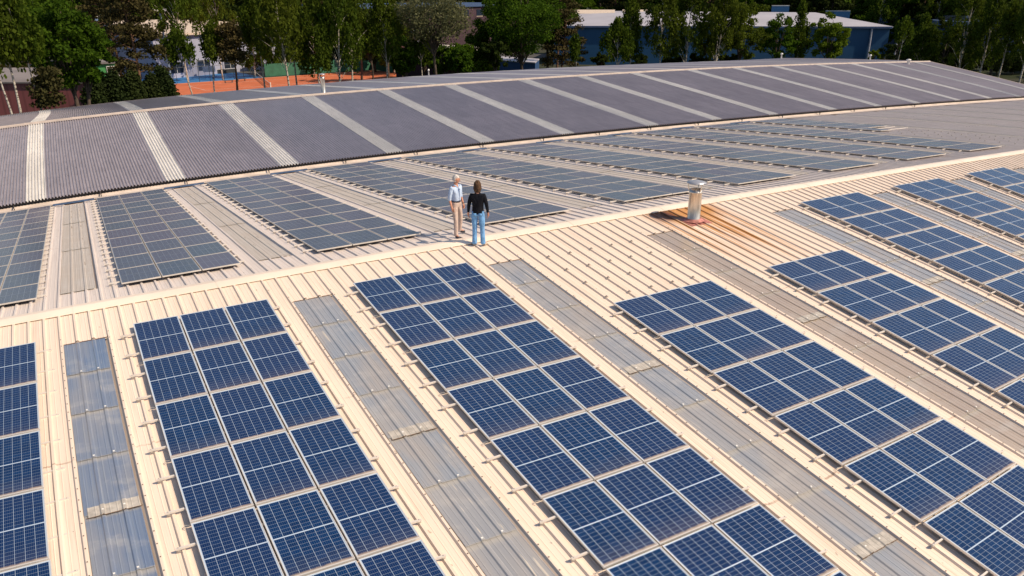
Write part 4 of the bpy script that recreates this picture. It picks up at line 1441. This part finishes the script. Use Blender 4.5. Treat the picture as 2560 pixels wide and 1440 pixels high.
T('birch', 884, 120, -60, 160, 105, 'straight white stemmed birch at the end of the clay court', -3, 1.1)
T('birch', 968, 122, -5, 145, 90, 'birch with bent white stem before the dark fence', -5, .9)
T('bright', 930, 140, 40, 150, 90, 'mid green tree between the two white stemmed birches', 0, .8)
T('olive', 1088, 122, -12, 108, 225, 'round greyish olive tree with open crown in front of brick', 0, 1.7)
T('birch', 1058, 128, 60, 150, 60, 'thin dark stemmed birch beside the olive tree', 0, .5)
T('bright', 1010, 132, 95, 172, 90, 'dense green bush left under the olive tree', 0, .8, 'broad')
T('bright', 1125, 130, 112, 185, 110, 'rounded green bush right under the olive tree', 0, .9, 'broad')
T('bright', 1060, 136, 105, 168, 80, 'green thicket behind the olive trunk', 0, .7, 'broad')
T('bright', 1215, 133, 160, 180, 80, 'low bright shrub at the roof edge below the dense tree', 0, .5)
T('broad', 1015, 126, 120, 185, 80, 'dark leafy bush by the fence corner', 0, .7)
T('broad', 1150, 127, 125, 185, 85, 'deep green bush at the roof edge right of the olive trunk', 0, .8)
T('broad', 1195, 140, 95, 170, 90, 'shaded thicket linking the olive tree and dense tree', 0, .8)
T('dark', 975, 160, 40, 130, 80, 'dark tree behind the bent white stemmed birch', 0, .8)
T('dark', 1238, 130, 100, 165, 70, 'dark bush closing the gap left of the dense tree', 0, .8)
T('dark', 905, 160, 20, 150, 90, 'dark tree behind the straight white stemmed birch', 0, .8)
T('broad', 1300, 135, -30, 148, 190, 'large dense deep green broadleaf tree right of the olive one', 5, 1.7)
T('broad', 1235, 140, -10, 150, 120, 'left companion of the dense deep green broadleaf', 0, 1.0)
T('broad', 1370, 145, -20, 130, 130, 'right companion of the dense deep green broadleaf', 0, 1.0)
T('pine', 1405, 142, 35, 160, 110, 'brownish pine leaning over the left end of the blue hall', 6, 1.4)
T('pine', 1395, 165, -30, 40, 110, 'dark pine top above the brownish pine', 0, .9)
T('birch', 1437, 136, 100, 150, 30, 'thin white birch stem in front of the brownish pine', 0, .25)
T('birch', 1540, 136, 60, 150, 78, 'drooping birch in front of the blue wall, left', 0, .9)
T('birch', 1572, 140, 8, 148, 72, 'weeping birch in front of the blue wall, just right of the first', 0, 1.0)
T('birch', 1648, 138, -40, 140, 95, 'tall weeping birch with white stem before the blue wall', 0, 1.1)
T('birch', 1714, 140, -50, 145, 100, 'leafy tall birch left of the leaning stem', 0, 1.3)
T('birch', 1782, 140, -45, 145, 120, 'big birch with a stem leaning right', 20, 1.4)
T('bright', 1845, 146, -10, 148, 120, 'olive green full tree right of the leaning birch', 0, 1.3, 'birch')
T('bright', 1770, 150, 30, 150, 90, 'low full tree filling behind the leaning birch', 0, 1.0, 'birch')
T('bright', 1932, 150, 50, 150, 105, 'bright green rounded tree before the pale roof, left', 0, 1.0, 'broad')
T('birch', 1986, 152, 18, 150, 55, 'narrow upright birch between two bright rounded trees', 0, .8)
T('bright', 2062, 152, 42, 150, 95, 'brightest yellow-green tree at the blue hall\'s corner wall', 0, 1.1)
T('bright', 2172, 150, 128, 160, 28, 'tiny sapling in front of the blue wall downpipes', 0, .3)
T('bright', 2172, 330, 2, 60, 80, 'yellow-green tree rising behind the blue hall\'s right verge', 0, .9)
T('birch', 2228, 158, 55, 110, 40, 'sparse leaning birch at the blue hall\'s right corner', 14, .3)
T('birch', 2290, 168, 50, 160, 80, 'leafy birch before the dark blue hall', 0, 1.2)
T('broad', 2262, 172, 110, 165, 50, 'low leafy tree left of the leafy birch, dark hall behind', 0, .7)
T('dark', 2350, 178, 50, 165, 70, 'dark tree right of the leafy birch at the dark hall', 0, 1.0)
T('birch', 2395, 165, -50, 170, 110, 'tall full birch where the roof verge begins to drop', 0, 1.5)
T('birch', 2450, 162, -40, 170, 90, 'tall birch second from the right edge group', 0, 1.2)
T('birch', 2497, 160, 15, 150, 80, 'forked pale stemmed birch near the right edge', -4, .7)
T('birch', 2548, 158, -50, 150, 90, 'birch cut off by the right picture edge', 0, 1.0)
T('dark', 2470, 185, 0, 190, 120, 'dark tree filling behind the right edge birches', 0, 1.3)
T('dark', 2560, 185, -20, 200, 130, 'dark tree behind the extreme right edge', 0, 1.3)
for k, px in enumerate(range(2235, 2620, 42)):
    T('dark', px, 196 + (k % 3) * 6, 95 + 6 * k, 175 + 5 * k, 80, 'dark low tree filling below the right group of birches', 0, .8, 'dark', 'dark low trees at right')
for k, px in enumerate((1500, 1590, 1680, 1745, 1810)):
    T('broad', px, 150, 138, 165, 55, 'low dark shrub at the foot of the blue hall', 0, .35, 'dark', 'low shrubs before the blue hall')
# hedge
for k, (px, top, w, lab) in enumerate(((240, 205, 70, 'dark hedge conifer beside the red shed wall'), (285, 198, 75, 'dark hedge conifer second from the shed'), (330, 200, 75, 'dark hedge conifer around the pine\'s foot'), (372, 205, 60, 'dark hedge conifer left of the pointed one'), (402, 188, 62, 'pointed dark conifer at the right end of the hedge'))):
    T('hedge', px, 102 + k, top, 262, w, lab, 0, 1.7)
T('bright', 236, 118, 185, 215, 42, 'yellow-green round bush beside the hedge', 0, .5)

# the wood behind everything: four source trees, copied
src = []
for k, (kd, lk) in enumerate((('dark', 'dark'), ('birch', 'birch'), ('pine', 'pine'), ('dark', 'broad'))):
    src.append((kd, *tree_meshes(kd, 17, 9.5 if kd != 'birch' else 7.5, 2.5, 900 + k, (0, 0), 1.2, lk, .42)))
rg = random.Random(4)
LB = {0: ('dark green woodland tree in the distant belt', 'dark distant woodland trees'), 1: ('olive green birch in the distant woodland belt', 'distant woodland birches'),
      2: ('brownish pine in the distant woodland belt', 'distant woodland pines'), 3: ('fresh green broadleaf in the distant woodland belt', 'distant woodland broadleaves')}
def wood(px, D, k, sc):
    pb = gD(px, 200, D)
    kd, tr, cr = src[k]
    add_tree(kd, (pb[0], pb[1], GZ - .2), tr, cr, *LB[k], rg.uniform(0, 6.28), (sc * 1.15, sc * 1.15, sc))
for px in range(-60, 1320, 46):
    wood(px + rg.uniform(-12, 12), rg.uniform(215, 235) if not 870 < px < 1260 else 262, rg.choice((0, 0, 1, 2, 2, 3)), rg.uniform(1.0, 1.15))
for px in range(-60, 700, 60):
    wood(px + rg.uniform(-15, 15), rg.uniform(186, 205), rg.choice((0, 2, 1)), rg.uniform(.7, .85)) if px < 380 or px > 640 else None
for px in range(640, 1000, 50):
    wood(px, rg.uniform(172, 190), rg.choice((0, 1, 1)), rg.uniform(.8, .95))
for px in range(-60, 2700, 44):
    wood(px + rg.uniform(-12, 12), rg.uniform(290, 330) if px > 1250 else 270, rg.choice((0, 0, 1, 3, 3, 2)), rg.uniform(1.25, 1.5))
for px in range(2180, 2700, 42):
    wood(px + rg.uniform(-12, 12), rg.uniform(255, 275), rg.choice((0, 1, 3)), rg.uniform(1.1, 1.25))
for px in range(-60, 2700, 52):
    wood(px + rg.uniform(-12, 12), rg.uniform(370, 400), rg.choice((0, 0, 2)), rg.uniform(1.5, 1.8))

# ------------------------------------------------------------------ people
def skin_mesh(nodes, edges, root_i=0, sub=2):
    """nodes: list of (x,y,z,rx,ry). Returns a mesh grown over the skeleton."""
    me = bpy.data.meshes.new('skel')
    me.from_pydata([n[:3] for n in nodes], edges, [])
    ob = bpy.data.objects.new('skel', me); COL.objects.link(ob)
    sk = ob.modifiers.new('skin', 'SKIN')
    sk.use_smooth_shade = True
    for i, n in enumerate(nodes):
        me.skin_vertices[0].data[i].radius = (n[3], n[4])
        me.skin_vertices[0].data[i].use_root = (i == root_i)
    ss = ob.modifiers.new('sub', 'SUBSURF'); ss.levels = sub; ss.render_levels = sub
    dg = bpy.context.evaluated_depsgraph_get(); dg.update()
    out = bpy.data.meshes.new_from_object(ob.evaluated_get(dg))
    V = np.array([v.co[:] for v in out.vertices]); F = [tuple(p.vertices) for p in out.polygons]
    bpy.data.objects.remove(ob); bpy.data.meshes.remove(me); bpy.data.meshes.remove(out)
    return V, F


def lerp(a, b, t): return tuple(a[i] + (b[i] - a[i]) * t for i in range(3))


def sphere(mb, c, r, n=14, m=10, fn=None):
    V, F = [], []
    for i in range(m + 1):
        th = math.pi * i / m
        for k in range(n):
            ph = 2 * math.pi * k / n
            d = (math.sin(th) * math.cos(ph), math.sin(th) * math.sin(ph), math.cos(th))
            q = fn(*d) if fn else tuple(d[j] * (r[j] if hasattr(r, '__len__') else r) for j in range(3))
            V.append((c[0] + q[0], c[1] + q[1], c[2] + q[2]))
    for i in range(m):
        for k in range(n):
            F.append((i * n + k, (i + 1) * n + k, (i + 1) * n + (k + 1) % n, i * n + (k + 1) % n))
    mb.add(V, F)


def person(pos, heading, H, J, mats, lab, woman, hair_fn, extras=None):
    """J: joint positions for a 1.80 m figure; x to the figure's left... +y forward, z up."""
    root = tag(empty('person', pos, heading), lab, 'person')
    s = H / 1.80
    S = lambda p: tuple(c * s for c in p)
    def link(mb, name, mat, parent=root, smooth=True): return mb.build(name, mat, parent, smooth, off=(0, 0, 0))
    # --- body, one continuous surface
    nodes, edges, idx = [], [], {}
    def nd(k, p, rx, ry=None):
        idx[k] = len(nodes); nodes.append((*S(p), rx * s, (ry or rx) * s))
    def ed(a, b): edges.append((idx[a], idx[b]))
    nd('pel', J['pel'], .135, .105); nd('wst', J['wst'], .12, .095); nd('chs', J['chs'], .15, .105); nd('nkb', J['nkb'], .065, .06); nd('nkt', J['nkt'], .052, .055); nd('hd', J['hd'], .07, .08)
    ed('pel', 'wst'); ed('wst', 'chs'); ed('chs', 'nkb'); ed('nkb', 'nkt'); ed('nkt', 'hd')
    for sd in 'LR':
        nd('sh' + sd, J['sh' + sd], .058); nd('el' + sd, J['el' + sd], .040); nd('wr' + sd, J['wr' + sd], .026, .030)
        hx = lerp(J['wr' + sd], J['ha' + sd], .55); nd('pa' + sd, hx, .022, .038)
        ed('chs', 'sh' + sd); ed('sh' + sd, 'el' + sd); ed('el' + sd, 'wr' + sd); ed('wr' + sd, 'pa' + sd)
        nd('hp' + sd, J['hp' + sd], .085); nd('kn' + sd, J['kn' + sd], .055); nd('an' + sd, J['an' + sd], .042); nd('to' + sd, J['to' + sd], .035, .03)
        ed('pel', 'hp' + sd); ed('hp' + sd, 'kn' + sd); ed('kn' + sd, 'an' + sd); ed('an' + sd, 'to' + sd)
    V, F = skin_mesh(nodes, edges)
    mb = MB(); mb.add(V, F)
    # head with face
    hc = np.array(S(J['hd'])); fa = J['face']
    ca, sa = math.cos(fa), math.sin(fa)
    def rot(x, y, z): return (x * ca - y * sa, x * sa + y * ca, z)
    def headf(x, y, z):
        w = .078 * (1 - .25 * max(0, -z)) ; dpt = .098 * (1 - .12 * max(0, -z))
        X, Y, Z = x * w, y * dpt, z * .122
        if y > 0 and abs(x) < .35 and -.35 < z < .1: Y += .018 * (1 - abs(x) / .35)
        if y > 0 and z < -.55: Y += .012
        q = rot(X, Y, Z); return (q[0] * s, q[1] * s, q[2] * s)
    sphere(mb, hc, 1, 20, 14, headf)
    q = rot(0, .112, -.02); sphere(mb, hc + np.array(q) * s, (.014 * s, .016 * s, .022 * s), 8, 6)
    for x in (-.078, .078):
        q = rot(x, 0, -.01); sphere(mb, hc + np.array(q) * s, (.014 * s, .02 * s, .03 * s), 8, 6)
    # fingers: separate, unequal, slightly bent; thumb from the palm's side
    for sd, sg in (('L', -1), ('R', 1)):
        wr, ha = np.array(J['wr' + sd]), np.array(J['ha' + sd])
        d = (ha - wr) / np.linalg.norm(ha - wr)
        side = np.array([0, 1.0, 0]) - d * d[1]; side /= np.linalg.norm(side)
        inn = np.cross(d, side) * -1; inn = inn * (1 if inn[0] * -sg > 0 else -1)
        for k, (o_, L) in enumerate(((.030, .070), (.010, .078), (-.010, .074), (-.028, .058))):
            b0 = wr + d * .075 + side * o_
            p1 = b0 + d * L * .4 + inn * .006; p2 = b0 + d * L * .72 + inn * .018; p3 = b0 + d * L * .92 + inn * .034
            fv, ff = skin_mesh([(*S(tuple(x)), .0095 * s, .0095 * s) for x in (b0 - d * .02, p1, p2, p3)], [(0, 1), (1, 2), (2, 3)], 0, 1)
            mb.add(fv, ff)
        b0 = wr + d * .03 + side * .030
        fv, ff = skin_mesh([(*S(tuple(x)), .0115 * s, .011 * s) for x in (b0, b0 + side * .018 + d * .025 + inn * .008, b0 + side * .022 + d * .055 + inn * .018)], [(0, 1), (1, 2)], 0, 1)
        mb.add(fv, ff)
    body = link(mb, 'body', mats['skin'])
    # facial features
    for x in (-.028, .028):
        mb = MB(); q = rot(x, .090, .012); sphere(mb, hc + np.array(q) * s, .010 * s, 8, 6); link(mb, 'eye', mats['dark'], body)
    mb = MB(); q = rot(0, .099, -.058); sphere(mb, hc + np.array(q) * s, (.024 * s, .008 * s, .006 * s), 8, 6); link(mb, 'mouth', mats['lip'], body)
    mb = MB(); hair_fn(mb, hc, s, rot); link(mb, 'hair', mats['hair'], body)
    # --- top
    nodes, edges, idx = [], [], {}
    sl = J['sleeve']
    nd('hem0', lerp(J['pel'], J['wst'], J.get('hemt', -.35)), *J['hemr']); nd('hem', lerp(J['pel'], J['wst'], .2), *J['hemr']); nd('wst', J['wst'], *J['wstr']); nd('mid', lerp(J['wst'], J['chs'], .5), J['wstr'][0] + .012, J['wstr'][1] + .01)
    nd('chs', J['chs'], *J['chr']); nd('nkb', lerp(J['chs'], J['nkb'], .80), .095, .078); nd('col', lerp(J['nkb'], J['nkt'], J.get('colt', .25)), .060, .062)
    ed('hem0', 'hem'); ed('hem', 'wst'); ed('wst', 'mid'); ed('mid', 'chs'); ed('chs', 'nkb'); ed('nkb', 'col')
    for sd in 'LR':
        nd('sh' + sd, J['sh' + sd], .074, .07); nd('um' + sd, lerp(J['sh' + sd], J['el' + sd], .5), .062); nd('el' + sd, J['el' + sd], .054)
        e_ = lerp(J['el' + sd], J['wr' + sd], sl); nd('cf' + sd, e_, .046 if sl < .6 else .036)
        ed('chs', 'sh' + sd); ed('sh' + sd, 'um' + sd); ed('um' + sd, 'el' + sd); ed('el' + sd, 'cf' + sd)
    V, F = skin_mesh(nodes, edges); tor = np.abs(V[:, 0]) < .20 * s; V[tor, 2] = np.maximum(V[tor, 2], J['hemz'] * s) if True else 0; mb = MB(); mb.add(V, F); link(mb, J['topname'], mats['top'], body)
    # --- trousers
    nodes, edges, idx = [], [], {}
    nd('wb', lerp(J['pel'], J['wst'], .75), *J['wbr']); nd('pel', J['pel'], *J['pelr'])
    ed('wb', 'pel')
    for sd in 'LR':
        nd('hp' + sd, J['hp' + sd], .098, .104); nd('th' + sd, lerp(J['hp' + sd], J['kn' + sd], .5), .088, .09); nd('kn' + sd, J['kn' + sd], .070)
        nd('ca' + sd, lerp(J['kn' + sd], J['an' + sd], .45), .068); nd('an' + sd, lerp(J['kn' + sd], J['an' + sd], .93), J['flare']); nd('cu' + sd, lerp(J['kn' + sd], J['an' + sd], 1.10), J['flare'])
        ed('pel', 'hp' + sd); ed('hp' + sd, 'th' + sd); ed('th' + sd, 'kn' + sd); ed('kn' + sd, 'ca' + sd); ed('ca' + sd, 'an' + sd); ed('an' + sd, 'cu' + sd)
    V, F = skin_mesh(nodes, edges, 1); mb = MB(); mb.add(V, F); link(mb, 'trousers', mats['legs'], body)
    for sd in 'LR':
        an, to = np.array(J['an' + sd]), np.array(J['to' + sd])
        d = to - an; d[2] = 0; d /= np.linalg.norm(d)
        z0 = J['an' + sd][2] - .085
        pts = [an + np.array([0, 0, -.01]), np.array([*(an + d * -.03)[:2], z0 + .045]), np.array([*(an + d * .07)[:2], z0 + .045]), np.array([*(an + d * .17)[:2], z0 + .034])]
        fv, ff = skin_mesh([(*S(tuple(p)), r * s, r2 * s) for p, (r, r2) in zip(pts, ((.050, .050), (.052, .048), (.054, .044), (.046, .032)))], [(0, 1), (1, 2), (2, 3)], 1, 2)
        mb = MB(); mb.add(fv, ff); link(mb, 'shoe', mats['shoe'], body)
    if extras: extras(link, body, S, s, J, mats)
    return root


def fabric(name, c, var=.12, scale=14):
    t = NT(name)
    f = t.noise(t.coord('Object'), scale, 5, .65)
    g = t.noise(t.mapped(t.coord('Object'), (1, 1, .45)), 9, 3, .5)
    t.col(t.mix(t.ramp(f, .3, .7), tuple(x * (1 - var) for x in c), tuple(min(1, x * (1 + var)) for x in c))).set(.85, 0, .15)
    t.bump(g, 1.0, .06)
    return t.m


skinm = simple('skin', (.55, .27, .18), .5, 0, .08, 8)
dark = simple('eye_dark', (.02, .015, .012), .4)
lip = simple('lip', (.38, .13, .10), .5)
PM = W(s2(3.93, .80, .0)); PW_ = W(s1(3.97, .46, .0))
base_m = dict(pel=(0, 0, .96), wst=(0, .005, 1.12), chs=(0, 0, 1.33), nkb=(0, -.01, 1.47), nkt=(0, .005, 1.55), hd=(0, .02, 1.665),
              shL=(-.195, -.01, 1.42), shR=(.195, -.01, 1.42), elL=(-.262, -.03, 1.14), elR=(.262, -.04, 1.14), wrL=(-.27, .05, .90), wrR=(.265, .04, .90), haL=(-.25, .09, .74), haR=(.245, .08, .74),
              hpL=(-.095, 0, .90), hpR=(.095, 0, .90), knL=(-.19, .0, .50), knR=(.17, .10, .50), anL=(-.26, -.10, .085), anR=(.22, .13, .085), toL=(-.36, .02, .035), toR=(.26, .27, .035),
              face=.42, sleeve=.30, hemr=(.160, .130), wstr=(.158, .128), chr=(.190, .135), wbr=(.156, .126), pelr=(.152, .125), flare=.064, topname='shirt', hemz=1.03)
def hair_m(mb, hc, s, rot):
    def f(x, y, z):
        k = 1.09 if not (y > .25 and z < .35) else .90
        if z < -.35: k = .9
        q = rot(x * .080 * k, (y * .100 - .004) * k, z * .124 * k); return (q[0] * s, q[1] * s, q[2] * s)
    sphere(mb, hc, 1, 20, 14, f)
def ex_m(link, body, S, s, J, mats):
    mb = MB(); wr = np.array(J['wrL'])
    mb.tube([S(tuple(wr + np.array([0, -.004, .03]))), S(tuple(wr + np.array([0, .002, .01])))], .036 * s, 12); link(mb, 'wristwatch', mats['dark'], body)
    mb = MB()
    mb.lathe([(.148 * s, 1.02 * s), (.150 * s, 1.03 * s), (.150 * s, 1.05 * s), (.148 * s, 1.06 * s)], (0, 0, 0), 24)
    V = mb.v[0]; V[:, 1] *= .84; V[:, :2] *= 1.08
    link(mb, 'belt', mats['belt'], body)
    # open collar and front placket
    mb = MB()
    for k in range(6):
        z = (1.09 + k * .06)
        mb.box(-.012 * s, .012 * s, (.108 + .012 * math.sin(k)) * s, (.134 + .004 * k) * s, (z - .03) * s, (z + .03) * s)
    link(mb, 'placket', mats['top'], body)
    mb = MB()
    for sg in (-1, 1): mb.tube([S((sg * .065, -.03, 1.50)), S((sg * .060, .045, 1.485)), S((sg * .02, .085, 1.43))], [.02 * s, .018 * s, .01 * s], 6)
    link(mb, 'collar', mats['top'], body)
mm = dict(skin=skinm, dark=dark, lip=lip, hair=fabric('grey_hair', (.58, .55, .53), .2, 30), top=fabric('light_blue_shirt', (.48, .60, .80), .05), legs=fabric('beige_trousers', (.52, .41, .36), .10), shoe=simple('dark_shoes', (.035, .035, .05), .5), belt=simple('belt', (.02, .025, .05), .5))
head_m = math.atan2(-.86, .45) - math.pi / 2      # facing right and a little towards the camera
person((PM[0], PM[1], PM[2] + .02), head_m, 1.83, base_m, mm, 'grey haired man in a pale blue shirt and beige trousers on the roof ridge', False, hair_m, ex_m)
base_w = dict(base_m)
base_w.update(pel=(0, 0, .95), wst=(0, .01, 1.10), chs=(0, 0, 1.31), shL=(-.172, -.01, 1.41), shR=(.172, -.01, 1.41), elL=(-.240, -.02, 1.15), elR=(.240, -.02, 1.15), wrL=(-.268, .03, .91), wrR=(.268, .03, .91), haL=(-.270, .06, .76), haR=(.270, .06, .76),
              anL=(-.105, -.02, .085), anR=(.125, .0, .085), knL=(-.10, .02, .50), knR=(.105, .02, .50), toL=(-.14, .13, .035), toR=(.20, .13, .035),
              sleeve=.93, hemr=(.178, .145), wstr=(.162, .125), chr=(.180, .128), wbr=(.150, .122), pelr=(.160, .140), flare=.076, topname='sweater', face=-.2, hemz=.925, colt=.75, hemt=-.9)
def hair_w(mb, hc, s, rot):
    def f(x, y, z):
        k = 1.15 + .05 * math.sin(x * 11 + z * 6) + .03 * math.sin(y * 13 + x * 5)
        if y > .35 and z < .45: k = .88
        Z = z * .132 * k
        if z < -.2 and y < .4: Z += (z + .2) * .10
        w = .088 + (.010 if z < -.3 else 0)
        q = rot(x * w * k, (y * .104 - .010) * k, Z); return (q[0] * s, q[1] * s, q[2] * s)
    sphere(mb, hc, 1, 26, 20, f)
def ex_w(link, body, S, s, J, mats):
    for sg in (-1, 1):
        mb = MB(); mb.box((sg * .075 - .045) * s, (sg * .075 + .045) * s, -.150 * s, -.128 * s, .86 * s, .95 * s); link(mb, 'back_pocket', mats['legs'], body)
mw = dict(skin=skinm, dark=dark, lip=lip, hair=fabric('brown_hair', (.085, .05, .03), .35, 24), top=fabric('black_sweater', (.008, .009, .014), .1), legs=fabric('light_blue_jeans', (.16, .36, .66), .22, 7), shoe=simple('beige_shoes', (.50, .40, .30), .7))
head_w = math.atan2(.81, .46) - math.pi / 2 - .08
person((PW_[0], PW_[1], PW_[2] + .012), head_w, 1.86, base_w, mw, 'brown haired woman seen from behind in black sweater and light blue jeans', True, hair_w, ex_w)
